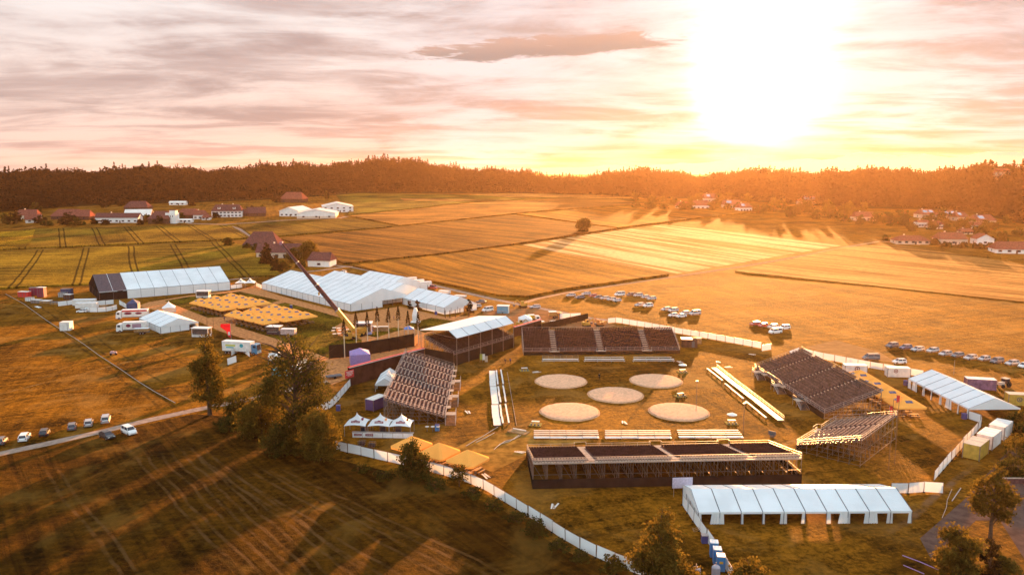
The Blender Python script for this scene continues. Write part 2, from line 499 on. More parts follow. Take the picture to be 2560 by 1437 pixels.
def clip_poly(poly, yb, keep_low):
    out = []
    for i in range(len(poly)):
        a, b = poly[i], poly[(i + 1) % len(poly)]
        ia = (a[1] <= yb) if keep_low else (a[1] >= yb); ib = (b[1] <= yb) if keep_low else (b[1] >= yb)
        if ia: out.append(a)
        if ia != ib:
            t = (yb - a[1]) / (b[1] - a[1]); out.append((a[0] + t * (b[0] - a[0]), yb))
    return out


def land_poly(name, pts, material, lift, thick=None, world=False):
    """an area of the land following its slope; thick gives a crop its height and sides"""
    poly = [tuple(p[:2]) for p in pts] if world else [tuple(P(*p)[:2]) for p in pts]
    m = MB(); top = lift if thick is None else thick
    pieces = []; rest = poly
    for yb in NB:
        lo = clip_poly(rest, yb, True); rest = clip_poly(rest, yb, False)
        if len(lo) > 2: pieces.append(lo)
        if len(rest) < 3: break
    if len(rest) > 2: pieces.append(rest)
    for pc in pieces: m.face([(x, y, TZ(y) + top) for x, y in pc])
    if thick is not None:
        for i in range(len(poly)):
            a, b = poly[i], poly[(i + 1) % len(poly)]
            m.face([(a[0], a[1], TZ(a[1]) - 0.1), (b[0], b[1], TZ(b[1]) - 0.1), (b[0], b[1], TZ(b[1]) + top), (a[0], a[1], TZ(a[1]) + top)])
    me = bpy.data.meshes.new(name); me.from_pydata(m.v, [], m.f); me.materials.append(material)
    bm = bmesh.new(); bm.from_mesh(me); bmesh.ops.triangulate(bm, faces=[f for f in bm.faces if len(f.verts) > 4]); bm.to_mesh(me); bm.free()
    return structure(add(name, me))


def strip(name, pts, width, material, lift, world=False, wob=0.0):
    q = [Vector(p[:2]) for p in pts] if world else [Vector(P(*p)[:2]) for p in pts]
    # resample so that bends and slope changes are followed
    fine = []
    for a, b in zip(q, q[1:]):
        n = max(1, int((b - a).length / 12))
        for k in range(n): fine.append(a.lerp(b, k / n))
        if a.y < 420 < b.y or b.y < 420 < a.y: pass
    fine.append(q[-1])
    L, Rr = [], []
    for i, p in enumerate(fine):
        d = (fine[min(i + 1, len(fine) - 1)] - fine[max(i - 1, 0)]).normalized(); nrm = Vector((-d.y, d.x))
        w = width / 2 * (1 + wob * rnd.uniform(-1, 1))
        L.append(p + nrm * w); Rr.append(p - nrm * w)
    m = MB()
    for i in range(len(fine) - 1):
        m.face([(v.x, v.y, TZ(v.y) + lift) for v in (Rr[i], Rr[i + 1], L[i + 1], L[i])])
    me = bpy.data.meshes.new(name); me.from_pydata(m.v, [], m.f); me.materials.append(material)
    return structure(add(name, me))


def wdir(a, b):
    v = P(*b) - P(*a); return (v.x, v.y)


# crops and meadows beyond the festival ground
D1 = (-0.50, 1.0); D2 = (-0.58, 1.0)
SG = ((0.06, 0.036, 0.010), (0.20, 0.120, 0.024))
land_poly('field', [(-260, 650), (0, 631), (300, 619), (560, 606), (625, 618), (665, 655), (705, 690), (560, 697), (60, 719), (-260, 738)],
          grass_mat('ripening crop', (0.058, 0.045, 0.0084), (0.158, 0.115, 0.0190), 0.02, stripes=[((1, 0.1), 3.0, 0.35)], tram=(D1, 27.0, 3.2, 12.0)), 0.02, 0.7)
land_poly('field', [(-260, 645), (0, 626), (78, 622), (560, 601), (622, 596), (575, 564), (90, 574), (60, 578), (-260, 590)],
          grass_mat('taller crop', (0.051, 0.036, 0.0084), (0.129, 0.088, 0.0169), 0.02, tram=(D2, 24.0, 3.4, 4.0)), 0.02, 0.8)
land_poly('field', [(-260, 642.5), (0, 623), (73, 619), (88, 577), (60, 580), (-260, 592)],
          grass_mat('yellow green crop', (0.068, 0.046, 0.0063), (0.223, 0.144, 0.0158), 0.03), 0.02, 0.95)
land_poly('field', [(640, 598), (690, 592), (945, 571), (985, 567), (890, 548), (700, 556), (592, 564)],
          grass_mat('green crop', (0.037, 0.030, 0.0074), (0.101, 0.070, 0.0158), 0.02, stripes=[((1, -1), 2.2, 0.35)], tram=((-0.8, 1), 26, 3, 0)), 0.02, 0.7)
land_poly('field', [(700, 598), (945, 575), (1285, 539), (1400, 555), (1540, 573), (1480, 582), (1291, 611), (1100, 636), (858, 661), (822, 640)],
          grass_mat('brown rowed crop', (0.046, 0.023, 0.0095), (0.115, 0.057, 0.0200), 0.02, stripes=[(wdir((1000, 640), (700, 600)), 6.0, 0.55)], tram=(wdir((1000, 640), (700, 600)), 30, 3, 0)), 0.02, 0.9)
land_poly('field', [(1292, 537), (1620, 513), (1800, 520), (1905, 530), (1764, 544), (1545, 571)],
          grass_mat('golden meadow', (0.087, 0.040, 0.0084), (0.186, 0.089, 0.0190), 0.02, stripes=[(wdir((1300, 540), (1500, 570)), 7, 0.5)]), 0.02, 0.9)
land_poly('field', [(882, 667), (1100, 641), (1291, 616), (1420, 641), (1672, 689), (1420, 724), (1320, 744), (1245, 741), (1160, 722), (1075, 705), (960, 684)],
          grass_mat('low orange crop', (0.053, 0.026, 0.0053), (0.146, 0.072, 0.0116), 0.02, stripes=[(wdir((1291, 616), (1672, 689)), 5.5, 0.6)]), 0.02, 0.95)
DS = wdir((1310, 615), (1680, 688))
land_poly('field', [(1300, 613.5), (1480, 584.5), (1652, 562), (1880, 585), (2105, 614), (1950, 640), (1690, 685), (1560, 663)],
          grass_mat('mown straw rows', (0.16, 0.075, 0.016), (0.50, 0.38, 0.36), 0.03, gain=(1.2, 1.5), stripes=[(DS, 7.0, 0.95)], bump=0.5), 0.03)
DR = wdir((1830, 680), (2560, 757))
land_poly('field', [(1838, 679), (2112, 619), (2235, 612), (2700, 684), (2700, 775), (2560, 757), (2200, 717)],
          grass_mat('mown tan rows', (0.10, 0.045, 0.010), (0.34, 0.21, 0.12), 0.02, gain=(1.1, 1.35), stripes=[(DR, 5.5, 0.85)], bump=0.5), 0.03, 0.4)
land_poly('field', [(876, 541), (1060, 522), (1185, 508), (1400, 497), (1530, 498), (1612, 510), (1340, 529), (1100, 555), (1000, 565)],
          grass_mat('pinkish grain', (0.099, 0.049, 0.0200), (0.205, 0.104, 0.0395), 0.02, stripes=[((1, 0.1), 8.0, 0.5)]), 0.02, 0.7)
land_poly('field', [(1170, 487), (1290, 484.5), (1560, 489), (1610, 497), (1420, 494), (1280, 494)],
          grass_mat('straw coloured grain', (0.174, 0.086, 0.0369), (0.285, 0.156, 0.0685), 0.02), 0.02, 0.5)
land_poly('field', [(840, 489), (900, 484.5), (1160, 487), (1275, 495), (1400, 496), (1180, 506), (1060, 519), (872, 538), (866, 520)],
          grass_mat('blue green crop', (0.037, 0.038, 0.0095), (0.093, 0.086, 0.0190), 0.02), 0.02, 0.6)
land_poly('field', [(1000, 497.5), (1150, 499), (1215, 502), (1120, 505), (1010, 503)], MATS['straw coloured grain'], 0.02, 0.75)

# lanes, wood chips and grass islands of the festival ground
GRAV = mat('pale gravel', (0.30, 0.215, 0.17), 0.95, 0.25, 0.7, bump=0.5)
CHIP = mat('wood chips', (0.44, 0.185, 0.07), 0.95, 0.35, 0.9, bump=1.0, bscale=2.0)
DIRT = mat('trodden earth', (0.24, 0.115, 0.05), 0.95, 0.35, 0.25, bump=0.8, bscale=1.5)
strip('road', [(-120, 1163), (-20, 1138), (120, 1108), (250, 1079), (370, 1050), (480, 1026), (560, 1010), (640, 995), (720, 975), (800, 955), (868, 940)], 3.0, GRAV, 0.012, wob=0.10)
strip('road', [(840, 664), (885, 668), (960, 684), (1075, 711), (1160, 731), (1240, 749), (1310, 763), (1400, 780), (1480, 796), (1545, 803)], 3.4, GRAV, 0.012, wob=0.06)
strip('road', [(1300, 760), (1345, 746), (1420, 731), (1560, 710), (1690, 691), (1850, 667), (2000, 641), (2112, 618), (2200, 603), (2300, 612)], 3.0, mat('worn track', (0.42, 0.24, 0.14), 0.95, 0.2, 0.5), 0.012, wob=0.08)
strip('road', [(440, 706), (575, 699), (700, 686), (800, 676), (862, 667)], 2.8, GRAV, 0.012)
strip('road', [(560, 561), (600, 573), (645, 600), (660, 612)], 4.0, GRAV, 0.012)
strip('road', [(470, 559), (560, 561), (640, 556), (720, 550), (850, 545), (868, 541)], 4.0, GRAV, 0.012)
land_poly('path', [(372, 755), (470, 739), (600, 724), (640, 712), (652, 722), (700, 739), (877, 786), (1000, 766), (1112, 792), (1215, 788),
                   (1190, 806), (1060, 836), (1060, 886), (870, 915), (868, 946), (830, 962), (770, 915), (700, 870), (640, 856), (545, 826), (500, 805), (420, 783), (345, 765)], CHIP, 0.016)
ISL = grass_mat('trampled lawn', (0.027, 0.022, 0.0042), (0.083, 0.066, 0.0095), 0.06)
land_poly('lawn', [(411, 752), (470, 742), (600, 729), (700, 751), (640, 768), (575, 791), (519, 794)], ISL, 0.026)
land_poly('lawn', [(592, 796), (640, 774), (712, 756), (800, 779), (868, 799), (838, 816), (845, 838), (905, 850), (900, 880), (826, 897), (700, 850), (588, 815)], ISL, 0.026)
land_poly('lawn', [(905, 836), (985, 818), (1012, 822), (940, 843)], ISL, 0.026)
land_poly('lawn', [(1012, 812), (1078, 794), (1160, 806), (1062, 832)], ISL, 0.026)
land_poly('path', [(1440, 700), (1560, 690), (1600, 700), (1480, 712)], DIRT, 0.004)
land_poly('path', [(1205, 775), (1330, 770), (1420, 788), (1540, 812), (1480, 830), (1330, 812), (1215, 800)], DIRT, 0.010)
land_poly('path', [(1190, 1090), (1330, 1070), (1480, 1100), (1330, 1130), (1230, 1180), (1120, 1130)], mat('churned ground', (0.24, 0.12, 0.025), 0.95, 0.45, 0.4, bump=1.0, bscale=0.8), 0.006)
land_poly('path', [(2010, 868), (2090, 850), (2200, 880), (2240, 905), (2130, 898)], mat('dry ground', (0.34, 0.18, 0.07), 0.95, 0.2, 0.3), 0.010)
GARD = mat('mauve gravel', (0.10, 0.062, 0.050), 0.95, 0.3, 0.5, bump=0.5)
land_poly('path', [(2300, 1345), (2420, 1240), (2480, 1170), (2545, 1100), (2700, 1040), (2700, 1420), (2560, 1395), (2500, 1300), (2440, 1300), (2330, 1400)], GARD, 0.010)
# the hay meadow in front: raked swaths run towards the lower right
SWC = (0.125, 0.062, 0.022)
TR = []
for a, b in [((330, 1120), (620, 1430)), ((420, 1140), (720, 1437)), ((470, 1128), (800, 1437)), ((560, 1180), (980, 1437)), ((505, 1130), (905, 1437)), ((130, 1180), (330, 1437)), ((700, 1180), (1240, 1437)), ((640, 1175), (1130, 1437))]:
    qa, qb = P(*a), P(*b); dv = (qb - qa).normalized(); off = Vector((-dv.y, dv.x, 0)) * .95
    for s_ in (-1, 1): TR.append((tuple((qa + off * s_)[:2]), tuple((qb + off * s_)[:2]), .42, SWC))
HAY = grass_mat('raked hay meadow', (0.029, 0.016, 0.0042), (0.102, 0.051, 0.0095), 0.05, gain=(0.45, 1.25), tracks=TR,
                stripes=[(wdir((400, 1100), (700, 1430)), 2.2, 0.42), ((1, 0.2), 2.0, 0.15)], bump=1.0, clump=0.8, patch=(0.07, (0.17, 0.085, 0.016), 0.5))
land_poly('meadow', [(-300, 1215), (0, 1140), (250, 1087), (480, 1035), (560, 1040), (700, 1110), (850, 1150), (990, 1182), (1120, 1215), (1250, 1270), (1400, 1370), (1530, 1430), (1600, 1480), (1600, 1700), (-500, 1700)], HAY, 0.008)

# ------------------------------------------------------------------ wooded hill
def interp(tab, x):
    if x <= tab[0][0]: return tab[0][1]
    for (a, b), (c, d) in zip(tab, tab[1:]):
        if x <= c: return b + (d - b) * (x - a) / (c - a)
    return tab[-1][1]


EDGE = [(-900, 560), (-100, 543), (0, 531), (200, 516), (450, 508), (600, 503), (700, 498), (820, 490), (900, 484), (1290, 484), (1450, 488),
        (1600, 496), (1700, 497), (1800, 500), (1900, 506), (2050, 516), (2150, 522), (2300, 524), (2400, 528), (2560, 560), (2700, 600), (3400, 640)]
SKYL = [(-900, 425), (0, 424), (150, 416), (400, 411), (600, 414), (700, 404), (850, 400), (1000, 391), (1100, 402), (1200, 418), (1350, 428), (1430, 434),
        (1500, 428), (1640, 416), (1760, 431), (1900, 419), (2100, 418), (2300, 416), (2400, 412), (2480, 405), (2560, 404), (3400, 400)]
SPAN = 380.0
TREE_H = 23.0


def hill_pt(px, t):
    e = P(px, interp(EDGE, px))
    d = Vector((e.x, e.y)); dist = d.length; d /= dist
    q = d * (dist + t * SPAN)
    r = d * (dist + SPAN)
    dr = ray(px, interp(SKYL, px)); ridge = CAM_H + dr.z * (r.y / dr.y) - TREE_H
    base = TZ(e.y)
    s = min(max(t, 0), 1); s = s * (2 - s) * 0.55 + (3 * s * s - 2 * s ** 3) * 0.45
    z = base + (ridge - base) * s + (0 if t <= 1 else -(t - 1) * 25)
    return Vector((q.x, q.y, z if t > 0 else base - 0.3))


def hill():
    m = MB(); cols = list(range(-900, 3401, 50)); ts = [0, .05, .15, .3, .45, .6, .75, .9, 1, 1.2, 1.6]
    g = [[hill_pt(c, t) for t in ts] for c in cols]
    for i in range(len(cols) - 1):
        for j in range(len(ts) - 1): m.face([g[i][j], g[i + 1][j], g[i + 1][j + 1], g[i][j + 1]])
    return m


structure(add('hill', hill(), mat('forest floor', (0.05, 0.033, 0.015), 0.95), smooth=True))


def leaf_cloud(n, fn, size, seed, flat=0.0):
    """n leaf-sized quads; fn(rng, n) gives their centres"""
    g = np.random.default_rng(seed)
    c = fn(g, n)
    a = g.normal(size=(n, 3)); a /= np.linalg.norm(a, axis=1)[:, None]
    b = g.normal(size=(n, 3)); b -= a * (a * b).sum(1)[:, None]; b /= np.linalg.norm(b, axis=1)[:, None]
    s = (size * g.uniform(0.6, 1.3, n))[:, None]
    a *= s; b *= s * 0.75
    return np.stack([c - a - b * .4, c + b, c + a + b * .2, c - b * .9], 1)      # n,4,3


def quads_mesh(name, q, material):
    n = len(q); me = bpy.data.meshes.new(name)
    me.vertices.add(n * 4); me.vertices.foreach_set('co', q.reshape(-1).astype(np.float32))
    me.loops.add(n * 4); me.loops.foreach_set('vertex_index', np.arange(n * 4, dtype=np.int32))
    me.polygons.add(n); me.polygons.foreach_set('loop_start', np.arange(0, n * 4, 4, dtype=np.int32))
    me.polygons.foreach_set('loop_total', np.full(n, 4, dtype=np.int32))
    me.materials.append(material); me.update(calc_edges=True); me.validate()
    return me


def broad_fn(g, n):
    k = 7
    cc = np.stack([g.uniform(-.22, .22, k), g.uniform(-.22, .22, k), g.uniform(.3, .8, k)], 1)
    r = g.uniform(.16, .27, k)
    i = g.integers(0, k, n); d = g.normal(size=(n, 3)); d /= np.linalg.norm(d, axis=1)[:, None]
    p = cc[i] + d * (r[i] * g.uniform(.75, 1.05, n))[:, None]
    p[:, 2] = np.clip(p[:, 2], 0.04, 1.05)
    return p


def cone_fn(g, n):
    z = g.uniform(0.08, 1.0, n) ** 0.85
    a = g.uniform(0, 2 * math.pi, n)
    r = (1 - z) ** 0.8 * 0.25 * (0.55 + 0.45 * np.abs(np.sin(z * 26))) * g.uniform(.5, 1.1, n)
    return np.stack([np.cos(a) * r, np.sin(a) * r, z], 1)


def forest():
    g = np.random.default_rng(5)
    broad = [leaf_cloud(70, broad_fn, 0.075, 100 + i) for i in range(7)]
    cone = [leaf_cloud(70, cone_fn, 0.05, 200 + i) for i in range(5)]
    out = []
    n = 10500; cnt = 0
    while cnt < n:
        px = g.uniform(-420, 3000); t = g.uniform(0, 1.08) ** 1.15
        if t < 0.02 and g.random() < .3: continue
        # the settlement under the wood on the right keeps its gardens open
        hp = hill_pt(px, t)
        con = interp([(-400, .05), (600, .10), (700, .5), (1400, .45), (1560, .2), (2300, .2), (2600, .4)], px)
        con = con * (0.35 if t < .25 else 1.0) + (0.04 if t > .85 else 0)
        h = g.uniform(15, 25) * (1.0 + .12 * math.sin(px * .021) + .08 * math.sin(px * .067 + 1))
        if g.random() < con:
            q = cone[g.integers(0, 5)].copy(); h *= g.uniform(.9, 1.12)
            if t > .9: h *= g.uniform(.85, 1.12)
            w = h * g.uniform(.8, 1.1)
        else:
            q = broad[g.integers(0, 7)].copy(); w = h * g.uniform(.75, 1.05); h *= .92
            if t < .06: h *= g.uniform(.45, .9)
        a = g.uniform(0, 6.28); ca, sa = math.cos(a), math.sin(a)
        x = (q[..., 0] * ca - q[..., 1] * sa) * w; y = (q[..., 0] * sa + q[..., 1] * ca) * w
        q[..., 0] = x + hp.x; q[..., 1] = y + hp.y; q[..., 2] = q[..., 2] * h + hp.z - 0.5
        out.append(q.astype(np.float32)); cnt += 1
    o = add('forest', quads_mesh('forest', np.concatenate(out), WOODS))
    o['kind'] = 'stuff'; o['label'] = 'dense mixed wood covering the long ridge behind the fields'; o['category'] = 'forest'


forest()


def mountains():
    m = MB(); g = random.Random(3); top, bot = [], []
    for k in range(0, 61):
        px = 1350 + k * 32
        e = (0.15 + 0.85 * min(1, max(0, (px - 1400) / 900)))
        py = 427 - 42 * e - 6 * math.sin(k * 0.55) * e - 5 * math.sin(k * 1.27 + 1) * e + g.uniform(-1.5, 1.5)
        d = ray(px, py); t = 6500.0 / d.y; dd = Vector((d.x * t, 6500, CAM_H + d.z * t))
        top.append(dd); bot.append((Vector((dd.x * .85, 5500, 20)), Vector((dd.x * 1.15, 7600, 20))))
    for i in range(60):
        m.face([bot[i][0], bot[i + 1][0], top[i + 1], top[i]]); m.face([top[i], top[i + 1], bot[i + 1][1], bot[i][1]])
    return m


structure(add('mountains', mountains(), mat('haze tinted slopes', (0.42, 0.34, 0.36), 0.95), smooth=True))  # distance haze is painted into this pale mauve; the haze box ends nearer

# the evening air
hz = MB().box((300, 2450, 55), (5200, 5700, 118))
haze = add('haze', hz, mat('unused', (1, 1, 1)))
hm = bpy.data.materials.new('evening air'); hm.use_nodes = True; hm.node_tree.nodes.clear()
vv = hm.node_tree.nodes.new('ShaderNodeVolumePrincipled')
vv.inputs['Color'].default_value = (0.95, 0.58, 0.36, 1)
vv.inputs['Density'].default_value = HAZE_DENSITY
vv.inputs['Anisotropy'].default_value = HAZE_ANISO
ho = hm.node_tree.nodes.new('ShaderNodeOutputMaterial')
hm.node_tree.links.new(vv.outputs[0], ho.inputs['Volume'])
haze.data.materials.clear(); haze.data.materials.append(hm)
haze['kind'] = 'stuff'; haze['label'] = 'thin golden evening haze over the whole valley'; haze['category'] = 'haze'
# ------------------------------------------------------------------ marquees
def solve_gable(A, B, apex, far=1):
    """width and ridge height of a gable tent from the picture place of its apex above end A"""
    t = Vector((B[0] - A[0], B[1] - A[1])).normalized()
    n = Vector((-t.y, t.x))
    d = ray(*apex)
    # (A + n*w/2).xy on the ray: x/y = d.x/d.y
    k = d.x / d.y
    w2 = (k * A[1] - A[0]) / (n.x - k * n.y)
    q = Vector((A[0] + n.x * w2, A[1] + n.y * w2))
    z = CAM_H + d.z * (q.y / d.y)
    return abs(w2) * 2, (1 if w2 > 0 else -1), z


def marquee(label, name, cat, A, B, apex, eave, bays, walls='nf', roofm=None, curtains=None, dark=0, group=None, W=None, ridge=None, sgn=None, gable_panels=4, open_gable=(), hem=0.35, LEN=None, AO=None):
    """A, B: ends of the near eave side on the ground (picture places); apex: ridge end above A.
    local frame: x from A to B, y across, z up. walls: n near side, f far side, a gable at A, b gable at B"""
    a = P(*A) if AO is None else AO; b = P(*B) if not isinstance(B, Vector) else B
    if W is None:
        W, sgn, rz_ = solve_gable(a, b, apex); ridge = rz_ - a.z
    if eave > 30: eave = hgt(a, eave)
    L = (Vector(b[:2]) - Vector(a[:2])).length if LEN is None else LEN
    th = ang(a, b)
    root = thing(name, label, cat, (a.x, a.y, a.z - 0.02), th, group)
    s = sgn
    m = MB(); bw = L / bays
    mats = [roofm or ROOFW, SEAM, DARKC]
    for k in range(bays):
        x0, x1 = k * bw, (k + 1) * bw
        dk = 2 if (k < dark) else 0
        for ya, yb in ((0, W / 2), (W, W / 2)):
            m.slab([(x0, s * ya, eave), (x1, s * ya, eave), (x1, s * yb, ridge), (x0, s * yb, ridge)], 0.05, dk)
    for k in range(bays + 1):
        x = k * bw
        for ya, yb in ((0, W / 2), (W, W / 2)):
            e = 0.035; wd = 0.07 if k not in (0, bays) else 0.05
            m.slab([(x - wd, s * ya, eave + e), (x + wd, s * ya, eave + e), (x + wd, s * yb, ridge + e), (x - wd, s * yb, ridge + e)], 0.03, 1 if not (dark and 0 < k <= dark) else 0)
    add('roof', m, mats, root)
    # hanging hem
    h = MB()
    for y in (0, W): h.box((L / 2, s * y, eave - hem / 2), (L + .1, 0.05, hem), 0)
    add('valance', h, [WHITE if not dark else ROOFW], root)
    # gable fields
    for gx, key in ((0, 'a'), (L, 'b')):
        g = MB()
        g.slab([(gx - .04, 0, eave - .3), (gx - .04, s * W, eave - .3), (gx - .04, s * W, eave), (gx - .04, s * W / 2, ridge), (gx - .04, 0, eave)], 0.05, 1 if (dark and key == 'a') else 0)
        add('gable', g, [WHITE, BLACKC], root)
    def wall(p, q, n, flip, dkcols=0, skip=()):
        ww = MB(); p, q = Vector(p), Vector(q); d = (q - p) / n; nn = Vector((-d.y, d.x, 0)).normalized()
        for k in range(n):
            if k in skip: continue
            u, v = p + d * k, p + d * (k + 1)
            mi = 2 if k < dkcols else 0
            mid = (u + v) / 2 + nn * (0.05 * rnd.uniform(-1, 1)); e = eave - 0.03
            ww.face([(u.x, u.y, 0), (mid.x, mid.y, 0), (mid.x, mid.y, e), (u.x, u.y, e)], mi)
            ww.face([(mid.x, mid.y, 0), (v.x, v.y, 0), (v.x, v.y, e), (mid.x, mid.y, e)], mi)
        for k in range(n + 1):
            u = p + d * k
            ww.box((u.x, u.y, eave / 2 - .03), (0.11, 0.11, eave - .1), 1, rz=math.atan2(d.y, d.x))
        ww.box(((p.x + q.x) / 2, (p.y + q.y) / 2, eave - .12), ((q - p).length, .1, .12), 1, rz=math.atan2(d.y, d.x))
        return ww
    if 'n' in walls: add('side_wall', wall((0, 0, 0), (L, 0, 0), bays, 1, dark), [WHITE, SEAM, BLACKC], root)
    if 'f' in walls: add('side_wall', wall((0, s * W, 0), (L, s * W, 0), bays, 1, dark), [WHITE, SEAM, BLACKC], root)
    if 'a' in walls: add('end_wall', wall((0.02, s * 0.06, 0), (0.02, s * (W - .06), 0), gable_panels, 1, 99 if dark else 0, open_gable), [WHITE, SEAM, BLACKC], root)
    if 'b' in walls: add('end_wall', wall((L - .02, s * 0.06, 0), (L - .02, s * (W - .06), 0), gable_panels, 1, 0), [WHITE, SEAM, BLACKC], root)
    if curtains:
        for side_y in ([0] if curtains == 'near' else [0, W]):
            for k in range(bays + 1):
                x = k * bw
                add('post', MB().tube((x, s * side_y, 0), (x, s * side_y, eave - .02), 0.06, n=6), SEAM, root)
                for sg in ((-1, 1) if 0 < k < bays else ((1,) if k == 0 else (-1,))):
                    if rnd.random() < 0.25: continue
                    wb = bw * rnd.choice((.12, .16, .22, .42)); c = MB(); nn = 7
                    for j in range(nn):
                        f0, f1 = j / nn, (j + 1) / nn
                        o0, o1 = 0.08 * ((j % 2) * 2 - 1), 0.08 * (((j + 1) % 2) * 2 - 1)
                        zt = eave - .05
                        c.face([(x + sg * wb * 1.05 * f0, s * side_y + o0, 0.04), (x + sg * wb * 1.05 * f1, s * side_y + o1, 0.04),
                                (x + sg * wb * .85 * f1, s * side_y + o1 * .4, zt), (x + sg * wb * .85 * f0, s * side_y + o0 * .4, zt)])
                    add('curtain', c, WHITE, root)
    info = dict(a=a, th=th, L=L, W=W, s=s, eave=eave, ridge=ridge)
    def loc(x, y, z=0): return (a.x + x * math.cos(th) - s * y * math.sin(th), a.y + x * math.sin(th) + s * y * math.cos(th), a.z + z)
    info['at'] = loc
    print('TENT', label[:30], 'L %.1f W %.1f eave %.1f ridge %.1f' % (L, W, eave, ridge), 'apexB', [round(v) for v in proj(loc(L, W / 2, ridge))],
          'farA', [round(v) for v in proj(loc(0, W, eave))], 'farB', [round(v) for v in proj(loc(L, W, eave))])
    return root, info


marquee('long white marquee whose left two bays are black', 'marquee', 'marquee', (249, 752), (576, 724.5), None, 4.0, 10, 'nfab', dark=2, gable_panels=6, W=34.0, ridge=9.8, sgn=1)
r1, H1 = marquee('first hall of the joined white marquees, its long side to the parasols', 'marquee_hall', 'marquee', (877, 778.6), (655.5, 722.5), (955.5, 721), 760.0, 16, 'nab', gable_panels=6, open_gable=(3, 4, 5))


def hall_from(H, y0, W, x0, x1, label):
    """another hall beside the first one, from x0 to x1 metres behind its front gable"""
    return marquee(label, 'marquee_hall', 'marquee', None, Vector(H['at'](x1, y0)), None, H['eave'], round((x1 - x0) / 5), 'fab', W=W, ridge=H['ridge'], sgn=H['s'], AO=Vector(H['at'](x0, y0)), gable_panels=6)


hall_from(H1, 17.0, 27.0, 6.0, 66.0, 'middle hall of the joined white marquees, behind the first')
hall_from(H1, 30.2, 26.0, 24.0, 54.0, 'rear hall of the joined white marquees, beside the field lane')
marquee('white side marquee in front of the joined halls, by the tall poles', 'marquee', 'marquee', (1111, 786), (1006, 760), (1152, 742), 769.0, 5, 'nab', gable_panels=5, open_gable=(3,))
marquee('small white marquee between the two lorries and the service trailer', 'marquee', 'marquee', (402, 834), (349, 811), (448.5, 795), 817.0, 4, 'nfab', gable_panels=4, open_gable=(3,))
_, H4 = marquee('white marquee with tied curtains in front of the nearest grandstand', 'marquee', 'marquee', (1745, 1310), (2278, 1307), (1726.8, 1221), 1279.0, 10, 'a', curtains='near', gable_panels=4)
_, H5 = marquee('white marquee with tied curtains beside the yellow containers', 'marquee', 'marquee', (2420, 1047), (2269, 968.7), (2489, 994.7), 1020.6, 7, '', curtains='near')
_, H6 = marquee('little white gable tent behind the purple decked grandstand', 'marquee', 'marquee', (938, 980), (953, 951), (961, 946), 961.0, 3, '', curtains='near')

# ------------------------------------------------------------------ grandstands


